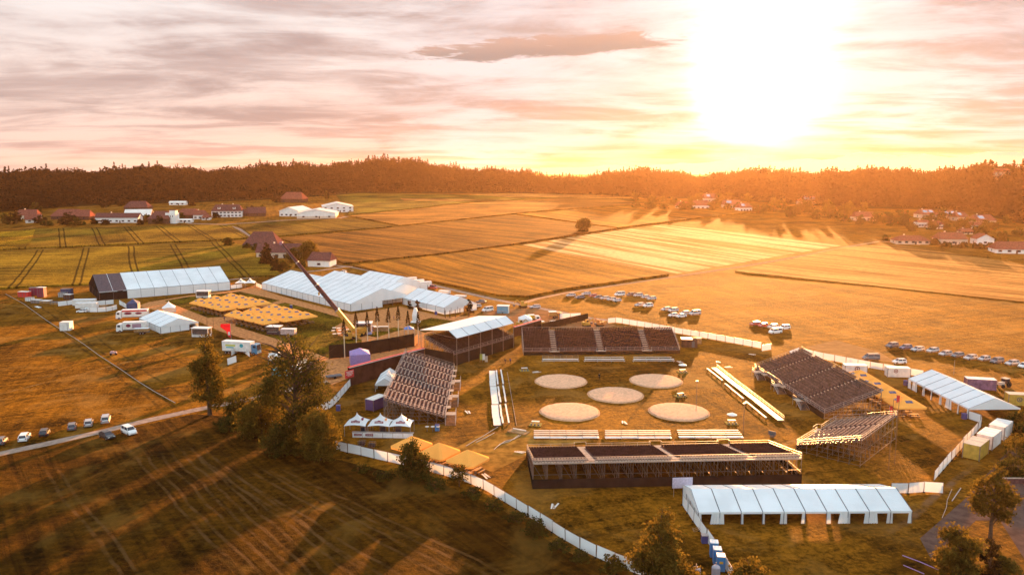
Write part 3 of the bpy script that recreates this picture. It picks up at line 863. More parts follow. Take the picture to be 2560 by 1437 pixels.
def grandstand(label, F1, F2, rows, h0, rise, rdep, aisles, seatm, deckm, kind='shell', stairs=(), back_rail=True, clad=False, group=None, W1=None, W2=None, left_up=True, bay=2.57, sec_gap=1.4, backm=None, stair_dir=-1):
    """F1, F2: ends of the front edge on the ground. local: x along the front from F1, y to the back"""
    a = P(*F1) if W1 is None else W1; b = P(*F2) if W2 is None else W2
    L = (b - a).length; th = ang(a, b)
    root = thing('grandstand', label, 'grandstand', (a.x, a.y, a.z), th, group)
    D = rows * rdep
    def inside(x):           # in an aisle
        return any(abs(x - ax) < sec_gap / 2 for ax in aisles)
    # tiers: one deck and one seat row each
    for r in range(rows):
        y = r * rdep; z = h0 + r * rise
        m = MB(); m.box((L / 2, y + rdep / 2, z - .04), (L, rdep - .03, 0.08), 0)
        if r: m.box((L / 2, y + .03, z - rise / 2 - .06), (L, .04, rise - .12), 0)
        dk = add('tier_deck', m, [WOODL if (rdep > 1.05 and r == rows - 1) else deckm], root)
        cuts = sorted([0.0] + [v for ax in aisles for v in (ax - sec_gap / 2, ax + sec_gap / 2)] + [L])
        for k in range(0, len(cuts), 2):
            x0, x1 = cuts[k] + .15, cuts[k + 1] - .15
            if x1 - x0 < .5: continue
            s = MB()
            if kind == 'shell':
                n = int((x1 - x0) / 0.52)
                s.box(((x0 + x1) / 2, y + rdep * .62, z + .30), (x1 - x0, .06, .05), 0)
                for q in range(n):
                    x = x0 + (q + .5) * (x1 - x0) / n
                    if rnd.random() < .004: continue
                    s.box((x, y + rdep * .62, z + .42), (.40, .38, .05), 0)
                    s.box((x, y + rdep * .62 + .20, z + .60), (.40, .05, .36), 1)
                    s.box((x, y + rdep * .62, z + .2), (.05, .05, .40), 0)
            elif kind == 'plank':
                s.box(((x0 + x1) / 2, y + rdep * .60, z + .42), (x1 - x0, .32, .05), 0)
                s.box(((x0 + x1) / 2, y + rdep * .60 - .2, z + .40), (x1 - x0, .05, .09), 0)
                n = max(2, int((x1 - x0) / 1.3))
                for q in range(n + 1):
                    s.box((x0 + .1 + q * (x1 - x0 - .2) / n, y + rdep * .6, z + .2), (.06, .26, .38), 1)
            add('seat_row', s, [seatm, WOODL if (rdep > 1.05 and r >= rows - 2) else (backm or seatm)], root)
    for ax in aisles:        # half-height steps in each aisle
        m = MB()
        for r in range(rows):
            m.box((ax, r * rdep + rdep * .2, h0 + r * rise - .02 + .1), (sec_gap - .25, rdep * .38, 0.14))
        m.box((ax, -0.45, h0 - .06), (sec_gap + 1.2, 0.9, 0.1))
        add('aisle_steps', m, [WOODL], root)
        g = MB()
        for sx in (-1, 1):
            for yy in (0, -.88): g.tube((ax + sx * (sec_gap / 2 + .5), yy, h0 - .1), (ax + sx * (sec_gap / 2 + .5), yy, h0 + 1.0), .03, n=4)
            g.tube((ax + sx * (sec_gap / 2 + .5), 0, h0 + 1.0), (ax + sx * (sec_gap / 2 + .5), -.88, h0 + 1.0), .03, n=4)
        g.tube((ax - sec_gap / 2 - .5, -.88, h0 + 1.0), (ax + sec_gap / 2 + .5, -.88, h0 + 1.0), .03, n=4)
        add('landing_rail', g, [ALU], root)
    # scaffold: one braced frame per bay line
    nb = max(1, round(L / bay)); top = h0 + (rows - 1) * rise
    for k in range(nb + 1):
        x = k * L / nb; m = MB(); ny = max(2, round(D / 2.07))
        for j in range(ny + 1):
            y = j * (D - .1) / ny + .05; z = h0 + min(rows - 1, int(y / rdep)) * rise - .08
            m.tube((x, y, 0), (x, y, z), .045, n=5)
            if j < ny:
                y2 = (j + 1) * (D - .1) / ny + .05; z2 = h0 + min(rows - 1, int(y2 / rdep)) * rise - .08
                m.tube((x, y, .3), (x, y2, .3), .035, n=4)
                m.tube((x, y, .3), (x, y2, min(z, z2)), .03, n=4)
                m.tube((x, y, z), (x, y2, z2), .04, n=4)
                if z > 2.6: m.tube((x, y, 2.1), (x, y2, 2.1), .03, n=4)
        add('scaffold_frame', m, [STEEL], root)
    for y, zt in ((.05, h0), (D - .05, top)):
        m = MB()
        for zz in (.35, zt * .55, zt - .12): m.tube((0, y, zz), (L, y, zz), .04, n=4)
        for k in range(nb):
            if k % 2 == 0: m.tube((k * L / nb, y, .35), ((k + 1) * L / nb, y, zt - .15), .035, n=4)
        add('scaffold_brace', m, [STEEL], root)
    # rails
    def rail(p, q, h=1.1, bars=False):
        g = MB(); p, q = Vector(p), Vector(q); n = max(1, int((q - p).length / 2.2))
        for hh in (h, h * .55, .12): g.tube(p + Vector((0, 0, hh)), q + Vector((0, 0, hh)), .032, n=4)
        for k in range(n + 1):
            c = p.lerp(q, k / n); g.tube(c, c + Vector((0, 0, h)), .035, n=4)
        if bars:
            n = int((q - p).length / .35)
            for k in range(n):
                c = p.lerp(q, (k + .5) / n); g.tube(c + Vector((0, 0, .12)), c + Vector((0, 0, h)), .012, n=3, cap=False)
        add('guard_rail', g, [ALU], root)
    if back_rail: rail((0, D - .05, top), (L, D - .05, top), 1.1, rdep > 1.05)
    add('front_skirt', MB().box((L / 2, -.08, h0 / 2 - .1), (L, .06, h0 - .15)), [BLACKC], root)
    for x in (0.03, L - .03):
        rail((x, .1, h0), (x, D - .1, top + .1), 1.0)
    if clad:
        m = MB(); m.slab([(0, D + .08, 0), (L, D + .08, 0), (L, D + .08, .02), (0, D + .08, .02)], .02)
    # front rail between the landings
    segs = sorted([0.0] + [v for ax in aisles for v in (ax - sec_gap / 2 - .5, ax + sec_gap / 2 + .5)] + [L])
    for k in range(0, len(segs), 2):
        if segs[k + 1] - segs[k] > 1: rail((segs[k], -.02, h0), (segs[k + 1], -.02, h0), 1.0, False)
    # stair towers in front
    for sx in stairs:
        m = MB(); n = 8; dz = h0 / n; wd = 2.3; sd = stair_dir
        m.box((sx, -wd / 2 - .05, h0 - .06), (2.2, wd, .1))
        for q in range(n):
            m.box((sx + sd * (1.1 + (q + .5) * .32), -wd / 2 - .05, h0 - (q + 1) * dz + .02), (.29, wd, .06), 1)
        e0, e1 = sx + sd * 1.1, sx + sd * (1.1 + n * .32)
        st_ = add('stairs', m, [WOODL, SEATG], root)
        for yy in (-.08, -wd - .02):
            g = MB()
            g.tube((e0, yy, h0 - .12), (e1, yy, .05), .07, n=4, m=0)
            for x, z in ((sx - sd * 1.05, h0), (e0, h0), (e1, 0)):
                g.tube((x, yy, max(0, z - .1)), (x, yy, z + 1.05), .035, n=4)
            for hh in (1.05, .55):
                g.tube((sx - sd * 1.05, yy, h0 + hh), (e0, yy, h0 + hh), .03, n=4)
                g.tube((e0, yy, h0 + hh), (e1, yy, hh), .03, n=4)
            for x in (sx - sd * 1.0, e0 - sd * .1): g.tube((x, yy, 0), (x, yy, h0 - .1), .045, n=4)
            add('stair_rail', g, [ALU], st_)
    def loc(x, y, z=0): return Vector((a.x + x * math.cos(th) - y * math.sin(th), a.y + x * math.sin(th) + y * math.cos(th), a.z + z))
    ROOFDBG = loc
    print('STAND', label[:30], 'L %.1f D %.1f top %.1f' % (L, D, top), 'F1', [round(v) for v in proj(a)], 'F2', [round(v) for v in proj(b)],
          'B1', [round(v) for v in proj(loc(0, D, top))], 'B2', [round(v) for v in proj(loc(L, D, top))], 'f1', [round(v) for v in proj(loc(0, 0, h0))], 'f2', [round(v) for v in proj(loc(L, 0, h0))])
    return root, loc, L, D, top


# nearest stand: the camera sees its back, so its front edge runs from right to left
bk1 = P(1333, 1221); bk2 = P(2001, 1207)
dd = (bk2 - bk1).normalized(); nn = Vector((-dd.y, dd.x, 0)); DG = 15 * 1.06
grandstand('nearest grandstand, seen from behind, low rows of folding seats', None, None, 15, 1.6, .22, 1.06, [9.2, 23.2, 38.6], SEATD, SEATP, 'shell', W1=bk2 + nn * DG, W2=bk1 + nn * DG, backm=SEATD)
ns = [o for o in COL.objects if o.name.startswith('grandstand')][0]
LN = (bk2 - bk1).length
add('back_skirt', MB().box((LN / 2, DG + .12, .9), (LN + .3, .06, 1.8)), [BLACKC], ns)
for x in (-.12, LN + .12): add('end_skirt', MB().box((x, DG / 2, .7), (.06, DG, 1.4)), [BLACKC], ns)
# far stand faces the camera
grandstand('far grandstand facing the arena with dark seats and three pale aisles', (1309, 888), (1699, 884), 12, 1.3, .40, .86, [9.6, 24.2, 38.6], SEATD, SEATP, 'shell', sec_gap=1.9)
# left stand, rising away to the left: front edge from near to far would rise to the right, so run far -> near
grandstand('left grandstand of pale planks on purple decks with three stair flights', (1113, 1061), (1136, 931), 15, 1.7, .30, .92, [8.0, 15.0, 22.0, 29.0, 36.0, 42.0], mat('worn bench planks', (.27, .19, .155), .92, .35, 1.2), SEATP, 'plank', stairs=(3.0, 17.0, 31.0), sec_gap=.9, backm=SEATP)
# right stand
grandstand('right grandstand in front of the yellow parasols with three stair flights', (1886, 930), (2060, 1048), 16, 1.5, .31, .84, [8.0, 20.0, 32.0], SEATG, SEATP, 'shell', stairs=(5.0, 18.5, 32.0), sec_gap=1.1, backm=SEATG, stair_dir=1)
# corner stand near right
grandstand('small tilted corner grandstand with pale planks beside the near one', (2088, 1066), (1990, 1128), 13, 1.5, .32, .98, [9.5], mat('weathered planks', (.25, .17, .13), .92, .3, 1.5), SEATP, 'plank', sec_gap=1.3, backm=SEATG)
# roofed stand
cs, csl, csL, csD, csT = grandstand('black clad grandstand under a white canvas roof', (1135, 914), (1284, 868), 12, 3.4, .30, .95, [], SEATD, SEATP, 'shell')
m = MB()
m.box((csL / 2, .2 - .35, 1.6), (csL + .3, .1, 3.2)); m.box((-.2, csD / 2, 1.9), (.1, csD, 3.8)); m.box((csL + .2, csD / 2, 1.9), (.1, csD, 3.8))
add('black_skirt', m, [BLACKC], cs)
# its roof: a wide far slope and a short near slope on posts
m = MB(); zr, ze, zf = 10.2, 8.2, 9.0; yr = 2.6
x0, x1 = .6, csL - .6
for k in range(5):
    u, v = x0 + (x1 - x0) * k / 5, x0 + (x1 - x0) * (k + 1) / 5
    m.slab([(u, -.6, ze), (v, -.6, ze), (v, yr, zr), (u, yr, zr)], .06, 0)
    m.slab([(u, csD + 2.5, zf), (v, csD + 2.5, zf), (v, yr, zr), (u, yr, zr)], .06, 0)
for k in range(6):
    u = x0 + (x1 - x0) * k / 5
    m.slab([(u - .08, -.6, ze + .04), (u + .08, -.6, ze + .04), (u + .08, yr, zr + .04), (u - .08, yr, zr + .04)], .03, 1)
add('canopy_roof', m, [ROOFW, SEAM], cs)
print('CANOPY', [[round(v) for v in proj(csl(*q))] for q in ((x0, -.6, ze), (x0, yr, zr), (x0, csD + 2.5, zf), (x1, -.6, ze), (x1, yr, zr), (x1, csD + 2.5, zf))])
for k in range(6):
    u = x0 + (x1 - x0) * k / 5 + (.15 if k == 0 else (-.15 if k == 5 else 0))
    m = MB().tube((u, -.5, 0), (u, -.5, ze - .05), .09, n=5).tube((u, csD + 2.3, 0), (u, csD + 2.3, zf - .05), .09, n=5)
    m.tube((u, -.5, ze - .1), (u, csD + 2.3, zf - .1), .06, n=4)
    add('roof_frame', m, [STEEL], cs)

# ------------------------------------------------------------------ fences


def fence(label, pts, name='fence', h=2.0, step=3.45, m=None, gap=.12, lean=.12, postm=None, tops=None, world=False, seg_mats=None):
    q = [P(*p) for p in pts] if not world else [Vector(p) for p in pts]
    root = thing(name, label, 'fence', q[0])
    o = q[0]
    # walk the line in panel steps
    L = [0.0]
    for a, b in zip(q, q[1:]): L.append(L[-1] + (b - a).length)
    tot = L[-1]; n = max(1, round(tot / step))
    def at(s):
        for i in range(len(L) - 1):
            if s <= L[i + 1] + 1e-6:
                return q[i].lerp(q[i + 1], (s - L[i]) / max(1e-6, L[i + 1] - L[i]))
        return q[-1]
    for k in range(n):
        a, b = at(tot * k / n), at(tot * (k + 1) / n)
        d = (b - a).normalized(); a2, b2 = a + d * gap / 2, b - d * gap / 2
        nrm = Vector((-d.y, d.x, 0)); ln = nrm * (lean * rnd.uniform(-1, 1)); bulge = nrm * rnd.uniform(-.06, .06)
        mb = MB(); hh = h + rnd.uniform(-.03, .03)
        cols = 3
        for j in range(cols):
            u, v = a2.lerp(b2, j / cols) - o, a2.lerp(b2, (j + 1) / cols) - o
            bu = bulge * (1 if 0 < j < cols else 0); bv = bulge * (1 if 0 < j + 1 < cols else 0)
            zz = Vector((0, 0, 1))
            mb.face([u + zz * .10 + bu, v + zz * .10 + bv, v + zz * hh + ln, u + zz * hh + ln], 0)
        for e in (a2, b2):
            mb.tube(e - o, e - o + Vector((0, 0, hh + .04)) + ln, .035, n=4, m=1)
        mb.tube(a2 - o + Vector((0, 0, hh)) + ln, b2 - o + Vector((0, 0, hh)) + ln, .025, n=4, m=1)
        mb.box((a - o) + Vector((0, 0, .07)), (.6, .24, .14), 2, rz=math.atan2(nrm.y, nrm.x))
        add('fence_panel', mb, [m or WHITE, postm or STEEL, RUBBER], root)
    return root


fence('long white sheeted fence curving down along the dark hay meadow', [(838, 1124), (867, 1131), (906, 1139), (945, 1148.5), (988, 1158), (1076, 1179), (1116, 1190), (1155, 1202), (1198, 1217), (1232, 1237), (1267, 1258), (1302, 1279), (1338, 1303), (1376, 1327), (1416, 1353), (1463, 1380), (1518, 1407), (1578, 1429), (1640, 1452)])
fence('white sheeted fence running down from the curtained marquee past the blue toilets', [(1706, 1262), (1728, 1296), (1770, 1357), (1800, 1402), (1838, 1462)])
fence('short bent white fence right of the curtained marquee', [(2226, 1233), (2253, 1236), (2294, 1229), (2358, 1233)])
fence('white sheeted fence curving down between the marquee and the yellow container', [(2421, 1047), (2444, 1052), (2457, 1061), (2434, 1089), (2407, 1117.7), (2370, 1160), (2334, 1202)])
fence('white sheeted fence behind the far grandstand along the car meadow', [(1519, 808), (1543, 806), (1565, 810.5), (1610, 817.5), (1656, 826), (1681, 831), (1730, 839.6), (1785, 849), (1840, 859), (1903, 871)])
fence('short white fence panel turned into the gateway', [(1904, 878), (1928, 874)], step=4)
fence('white fence panel behind the far end of the right grandstand', [(1973, 893), (1998, 884)], step=4)
fence('white sheeted fence behind the right grandstand beside the small containers', [(2008, 886), (2057, 897.6), (2091, 904), (2125, 911), (2162, 918), (2199, 924), (2218, 927.6), (2267, 936.4), (2308, 943)])
fence('white sheeted fence curving from the big trees to the red topped wall', [(787, 1030), (826, 1022), (843, 1004), (856, 989), (884, 956)])
fence('white fence panels left of the two white trailers', [(145, 766), (165, 763.5), (190, 760)])
fence('curved white screen around the round bins near the black marquee bays', [(212, 779), (222, 780.5), (247.5, 780.5), (273, 778.6), (293, 773)])
fence('white screen wall behind the round bins', [(199, 768), (225, 766), (255, 763), (285, 760)])
fence('short white screen left of the blue pavilion', [(298, 761), (318.6, 773)])
fence('white screen corner in front of the blue lorry', [(578, 890), (602, 876), (625, 893)], step=3)
fence('low white screen panel by the birch', [(569, 913), (592, 905)], step=3)
fence('white screens joining the long marquee and the halls', [(577, 723), (592, 721), (606, 719)], step=3)
fence('white screen at the corner of the first hall', [(640, 716), (655, 722)], step=3)
fence('white screen beside the track junction near the diggers', [(1399, 796), (1421, 796), (1452, 795)], step=4)
fence('black screen fence behind the row of tall poles', [(823, 897), (868, 893), (905, 889), (945, 883), (985, 876), (1036, 866)], name='screen_fence', h=4.3, m=BLACKC, postm=BLACKC, gap=.02)
fence('end panels of the black screen by the roofed grandstand', [(1036, 866), (1046, 856)], name='screen_fence', h=3.2, m=mat('tan cloth', (0.42, 0.24, 0.12), .8), gap=.05)
fence('dark screen fence behind the far grandstand near the diggers', [(1355, 826), (1395, 817), (1430, 808), (1470, 800)], name='screen_fence', h=2.6, m=BLACKC, postm=BLACKC, gap=.02)


def banner_wall(label, a, b, h, sign=False):
    a, b = P(*a), P(*b); L = (b - a).length
    r = thing('banner_wall', label, 'wall', a, ang(a, b))
    add('wall_panel', MB().box((L / 2, 0, h / 2), (L, .5, h)), mat('dark wall cloth', (0.055, 0.022, 0.018), .8, .5, .3), r)
    add('coping', MB().box((L / 2, 0, h + .12), (L + .1, .8, .24)), RED, r)
    add('white_edge', MB().box((L / 2, -.45, h + .05), (L, .12, .12)), WHITEP, r)
    if sign:
        s = add('sign', MB().box((.1, -.32, h - 1.6), (3.0, .12, 2.1)), RED, r)
        for k, z in enumerate((h - .95, h - 1.3, h - 1.65, h - 2.0)):
            add('text_line', MB().box((.1, -.39, z), ((2.6, 1.9, 2.3, 1.4)[k], .02, .13)), WHITEP, s)
    return r


banner_wall('long dark wall with red and white top left of the plank grandstand', (872, 965), (1060, 912), 5.0, True)
banner_wall('dark wall with red and white top beside the roofed grandstand', (1284, 842), (1352, 822), 3.4)
# ------------------------------------------------------------------ trees


def blob_fn(blobs, twig=0.55):
    def fn(g, n):
        b = np.array(blobs)                      # x y z rx rz
        w = b[:, 3] ** 2; i0 = g.choice(len(b), size=max(8, n // 16), p=w / w.sum())
        d = g.normal(size=(len(i0), 3)); d /= np.linalg.norm(d, axis=1)[:, None]
        r = g.uniform(.55, 1.05, len(i0))[:, None]
        ctr = b[i0, :3] + d * r * np.stack([b[i0, 3], b[i0, 3], b[i0, 4]], 1)      # leaf clumps on branch ends
        j = g.integers(0, len(ctr), n)
        return ctr[j] + g.normal(size=(n, 3)) * twig * np.array([1, 1, .7])
    return fn


def tree(label, px, py, h, w, shape='round', leaves=2500, size=.22, material=None, seed=1, trunk_to=.85, base=.2, group=None, bare=0, name='tree', world=None, twig=None):
    p = P(px, py) if world is None else Vector(world)
    g = random.Random(seed)
    root = thing(name, label, 'tree' if name != 'shrub' else 'shrub', p, 0, group)
    blobs = []
    n = {'round': 14, 'tall': 16, 'cone': 12, 'bush': 10, 'open': 18}[shape]
    for k in range(n):
        f = (k + .5) / n
        z = h * (base + (1 - base) * f * .93)
        if shape in ('round', 'open'): e = math.sin(math.pi * (0.15 + .80 * f)) ** .7
        elif shape == 'tall': e = math.sin(math.pi * (0.18 + .78 * f)) ** .6 * (1.1 - .4 * f)
        elif shape == 'cone': e = (1 - f) ** .8 + .12
        else: e = math.sin(math.pi * (.3 + .62 * f)) ** .8
        a = g.uniform(0, 6.28) if k % 2 else a_ + 2.6 if k else 0.0
        a_ = a
        rr = w / 2 * e
        off = rr * g.uniform(.35, .62)
        br = rr * g.uniform(.38, .58) if shape != 'open' else rr * g.uniform(.24, .40)
        blobs.append((math.cos(a) * off, math.sin(a) * off, z, max(br, .25), max(br * g.uniform(.6, .95), .25)))
        if shape in ('round', 'bush', 'open'):
            a2 = a + g.uniform(1.8, 2.6); blobs.append((math.cos(a2) * off, math.sin(a2) * off, z + g.uniform(-.04, .04) * h, max(br * .9, .25), max(br * .7, .25)))
    m = MB(); tr = max(.06, h * .021)
    lean = Vector((g.uniform(-.02, .02) * h, g.uniform(-.02, .02) * h, 0))
    pts = [Vector((0, 0, 0)) + lean * f + Vector((g.uniform(-.1, .1) * tr * 3 if f else 0, g.uniform(-.1, .1) * tr * 3 if f else 0, h * trunk_to * f)) for f in (0, .25, .5, .75, 1)]
    for i in range(4): m.tube(pts[i], pts[i + 1], tr * (1.25 - .27 * i), tr * (1.25 - .27 * (i + 1)), n=7)
    for b in blobs:
        f = min(.95, max(.15, (b[2] / h - .12) / trunk_to)); i = min(3, int(f * 4)); s0 = pts[i].lerp(pts[i + 1], f * 4 - i)
        e = Vector(b[:3]); mid = s0.lerp(e, .55) + Vector((0, 0, .04 * h))
        m.tube(s0, mid, tr * .42, tr * .26, n=5); m.tube(mid, e, tr * .26, tr * .08, n=4)
        for q in range(3):
            e2 = e + Vector((g.uniform(-1, 1), g.uniform(-1, 1), g.uniform(-.3, 1))) * b[3] * .9
            m.tube(mid.lerp(e, .5), e2, tr * .14, tr * .04, n=4)
    for q in range(bare):
        f = g.uniform(.45, .95); i = min(3, int(f * 4)); s0 = pts[i].lerp(pts[i + 1], f * 4 - i)
        a = g.uniform(0, 6.28); e = s0 + Vector((math.cos(a) * w * .5, math.sin(a) * w * .5, h * g.uniform(.12, .3)))
        mid = s0.lerp(e, .5) + Vector((0, 0, .03 * h)); m.tube(s0, mid, tr * .35, tr * .2, n=5); m.tube(mid, e, tr * .2, tr * .05, n=4)
    add('trunk', m, [BARK], root)
    q = leaf_cloud(leaves, blob_fn(blobs, twig or w * .055), size, seed * 7 + 3)
    q[..., 2] = np.maximum(q[..., 2], .05)
    add('crown', quads_mesh('crown', q, material or LEAF), parent=root)
    return root


tree('tall slender birch beside the gravel road', 525, 1037, 20.5, 9.0, 'tall', 7500, .25, LEAFY, 11, base=.13)
tree('large loose crowned tree with bare branches in front of the food stalls', 738, 1112, 24.0, 18.0, 'open', 9500, .26, LEAF, 12, base=.20, bare=22, twig=.75)
tree('broad dense tree at the head of the white fence, below the large tree', 800, 1150, 11.0, 9.5, 'round', 9000, .24, LEAFY, 13, base=.04)
tree('low golden tree filling the gap left of the large tree', 655, 1085, 8.5, 11.0, 'bush', 6500, .25, LEAFY, 14, base=.05)
tree('yellow edged bushy tree right of the birch trunk', 595, 1052, 7.0, 7.0, 'bush', 3500, .24, LEAFY, 15, base=.05)
tree('low dark tree under the large tree', 712, 1132, 7.0, 9.0, 'bush', 4500, .25, LEAF, 16, base=.04)
tree('round shrub right under the birch', 565, 1075, 3.0, 6.0, 'bush', 1800, .2, LEAF, 17, base=.03, name='shrub')
tree('young pointed tree in front of the yellow square parasols', 1031, 1200, 8.6, 7.6, 'cone', 6500, .2, LEAF, 18, base=.10)
tree('sparse little tree against the white fence below the parasols', 1148, 1215, 4.4, 4.6, 'open', 900, .17, LEAFY, 19, base=.25, bare=4)
tree('large golden rimmed tree at the bottom edge between the two fences', 1652, 1475, 12.8, 9.6, 'cone', 12000, .22, LEAFY, 20, base=.05)
tree('golden tree tip at the bottom edge right of the blue toilets', 1868, 1500, 6.8, 7.0, 'cone', 4500, .2, LEAFY, 21, base=.05)
tree('feathery golden tree standing over the mauve gravel', 2476, 1345, 12.4, 6.8, 'tall', 5200, .2, LEAFY, 22, base=.26)
tree('drooping golden rimmed tree left of the feathery one', 2390, 1455, 8.8, 7.2, 'open', 5600, .22, LEAFY, 23, base=.05)
tree('dark narrow conifer below the feathery golden tree', 2470, 1470, 8.2, 3.8, 'cone', 2600, .2, LEAFD, 24, base=.05)
tree('shrub on the fence at its lower bend', 1340, 1336, 2.8, 4.6, 'bush', 1200, .18, LEAF, 25, base=.03, name='shrub')
tree('low shrub near the end of the long white fence', 1535, 1428, 2.4, 4.0, 'bush', 1000, .18, LEAFY, 26, base=.03, name='shrub')
for i, (x, y, h, w, l) in enumerate([(2555, 1150, 5.5, 8, 'golden shrub right of the white containers'), (2530, 1195, 4.0, 6, 'shrub left of the sunken garden wall'),
                                     (2500, 1452, 3.5, 5, 'round shrub in the bottom right corner'), (2560, 1095, 3.5, 5, 'small shrub beside the container row on the right edge'),
                                     (2545, 1060, 3.0, 4.5, 'small shrub under the curtained marquee corner')]):
    tree(l, x, y, h, w, 'bush', 2200, .22, LEAFY if i % 2 == 0 else LEAF, 30 + i, base=.04, name='shrub')
g_ = random.Random(4)
for i, (x, y, h, w) in enumerate([(905, 1178, 1.6, 4.0), (960, 1196, 1.3, 4.5), (1090, 1222, 1.7, 5.0), (1180, 1240, 1.5, 4.0), (1235, 1272, 1.5, 4.5), (1290, 1305, 1.6, 4.5), (1395, 1372, 1.4, 4.0), (1450, 1400, 1.3, 3.5)]):
    tree('low dark undergrowth shrub outside the long white fence', x, y, h, w, 'bush', 700, .18, LEAF, 40 + i, base=.02, name='shrub', group='undergrowth shrubs along the long white fence')
# lone and farm trees
tree('lone round tree between two crops in the middle of the fields', 1458, 581, 12.0, 13.5, 'round', 3500, .5, LEAF, 50, base=.05)
tree('small lone tree on the field edge left of the old barn', 571, 615, 6.0, 8.0, 'round', 1400, .45, LEAF, 51, base=.1)
tree('tall dark conifer left of the crane tip at the farm', 668, 662, 14.0, 9.0, 'cone', 2600, .5, LEAFD, 52, base=.03)
tree('dark conifer in front of the farm, right of the tallest one', 690, 678, 10.5, 7.0, 'cone', 1600, .45, LEAFD, 53, base=.03)
tree('broad golden tree behind the little white farmhouse', 772, 648, 11.5, 15.0, 'round', 3800, .5, LEAFY, 54, base=.05)
tree('golden tree behind the crane boom at the farm', 733, 655, 9.0, 9.0, 'round', 2000, .45, LEAFY, 55, base=.05)
for i, (x, y, h, w, l) in enumerate([(643, 627, 5, 9, 'shrub below the old barn'), (752, 668, 4.5, 8, 'dark hedge left of the little white farmhouse'), (712, 672, 5, 8, 'low shrub in front of the farm house with the long roof'),
                                     (618, 622, 4, 6, 'small shrub left of the old barn')]):
    tree(l, x, y, h, w, 'bush', 900, .42, LEAF, 60 + i, base=.03, name='shrub')
tree('small dark tree left of the red tiled barn by the wood', 693, 507, 9, 11, 'round', 900, .7, LEAFD, 66, base=.03)
tree('tree behind the pale hall on the edge of the green crop', 817, 497, 12, 8, 'tall', 900, .7, LEAF, 67, base=.05)
vt = [(18, 560, 9, 14), (42, 560, 13, 14), (100, 558, 6, 13), (118, 565, 5, 12), (175, 552, 8, 13), (165, 562, 6, 14), (195, 563, 6, 12), (262, 562, 5, 8), (235, 560, 5, 7), (372, 556, 8, 11), (400, 560, 7, 12), (352, 562, 5, 9),
      (452, 548, 7, 9), (540, 545, 5, 8), (628, 532, 7, 9), (655, 530, 7, 9), (265, 520, 10, 13), (300, 515, 10, 12), (92, 530, 11, 11), (480, 515, 6, 9), (340, 535, 6, 9)]
for i, (x, y, h, w) in enumerate(vt):
    tree('dark garden tree among the houses of the left village', x, y, h, w, 'round', 520, .8, LEAFD if i % 3 else LEAF, 70 + i, base=.03, group='garden trees of the left village')
rv = [(1590, 520, 7, 12), (1625, 522, 6, 12), (1660, 524, 7, 13), (1740, 500, 9, 12), (1822, 500, 13, 16), (1845, 522, 8, 10), (1900, 535, 8, 13), (1935, 530, 15, 18), (1985, 540, 9, 14), (2040, 548, 9, 13), (2075, 545, 14, 17), (2110, 555, 12, 16), (2150, 562, 8, 12),
      (2190, 560, 11, 15), (2225, 565, 12, 14), (2260, 560, 11, 14), (2280, 578, 7, 10), (2330, 575, 8, 10), (2365, 568, 8, 11), (2400, 572, 8, 12), (2440, 585, 6, 9), (2480, 575, 7, 10), (2520, 560, 8, 12), (2215, 602, 4, 7), (2335, 612, 4, 8), (2365, 618, 3.5, 8), (2405, 620, 3.5, 8),
      (2445, 622, 4, 8), (2472, 622, 4, 8), (2545, 590, 6, 10), (2370, 590, 5, 7), (2130, 540, 12, 14), (2010, 525, 12, 14), (1870, 505, 11, 13)]
gr_ = random.Random(21)
for k in range(46):
    x_ = gr_.uniform(1560, 2580); rv.append((x_, interp(EDGE, x_) + gr_.uniform(4, 34) + max(0, (x_ - 2150) * .07), gr_.uniform(6, 12), gr_.uniform(10, 16)))
for i, (x, y, h, w) in enumerate(rv):
    tree('bushy garden tree among the houses of the right village', x, y, h, w, 'round', 620, .75, LEAF, 110 + i, base=.02, group='garden trees of the right village')

# seven climbing poles with their green tips left on
for i, (x, y, yc) in enumerate([(862, 895, 804), (892, 888, 786), (920, 879, 786), (945, 877, 773), (973, 872, 775), (997, 867, 770), (1021, 862, 782), (1046, 862, 785)]):
    p = P(x, y); H = hgt(p, yc)
    r = thing('tall_pole', 'slim peeled pole with evergreen tip, %s of the row' % ('first', 'second', 'third', 'fourth', 'fifth', 'sixth', 'seventh', 'last')[i] + ' along the black screen', 'pole', p, 0, 'tall poles with evergreen tips')
    add('shaft', MB().tube((0, 0, 0), (0, 0, H - 2), .17, .11, n=7), [mat('peeled trunk', (.66, .50, .34), .8)], r)
    q = leaf_cloud(420, lambda g, n: cone_fn(g, n) * np.array([4.6, 4.6, 5.4]) + np.array([0, 0, H - 4.6]), .2, 300 + i)
    add('crown', quads_mesh('crown', q, LEAFD), parent=r)
# ------------------------------------------------------------------ cars
def paint(n, c, metal=0.3): return mat('car paint ' + n, c, 0.32, 0.04, 1.0, metal=metal, coat=0.4, spec=.4)


PA = dict(silver=paint('silver', (.48, .46, .46), .5), white=paint('white', (.75, .73, .70), 0), grey=paint('grey', (.14, .13, .14)), black=paint('black', (.02, .02, .022), 0),
          red=paint('red', (.42, .04, .03), .1), blue=paint('blue', (.05, .07, .16)), brown=paint('brown', (.16, .09, .06)))
LAMP = mat('lamp glass', (.7, .68, .62), .15, spec=.5); TAIL = mat('tail lamp', (.35, .02, .02), .3)
CARK = dict(  # length, width, belt, roof, hood length, windscreen run, rear run, boot height
    hatch=(3.95, .86, .92, 1.46, .85, .75, .35, .92), wagon=(4.55, .88, .92, 1.47, 1.05, .8, .45, .95),
    saloon=(4.45, .88, .90, 1.42, 1.05, .85, 1.1, .95), suv=(4.4, .92, 1.05, 1.68, .95, .6, .25, 1.05), van=(4.9, .95, 1.15, 1.95, .75, .75, .12, 1.15))
CARP = {}


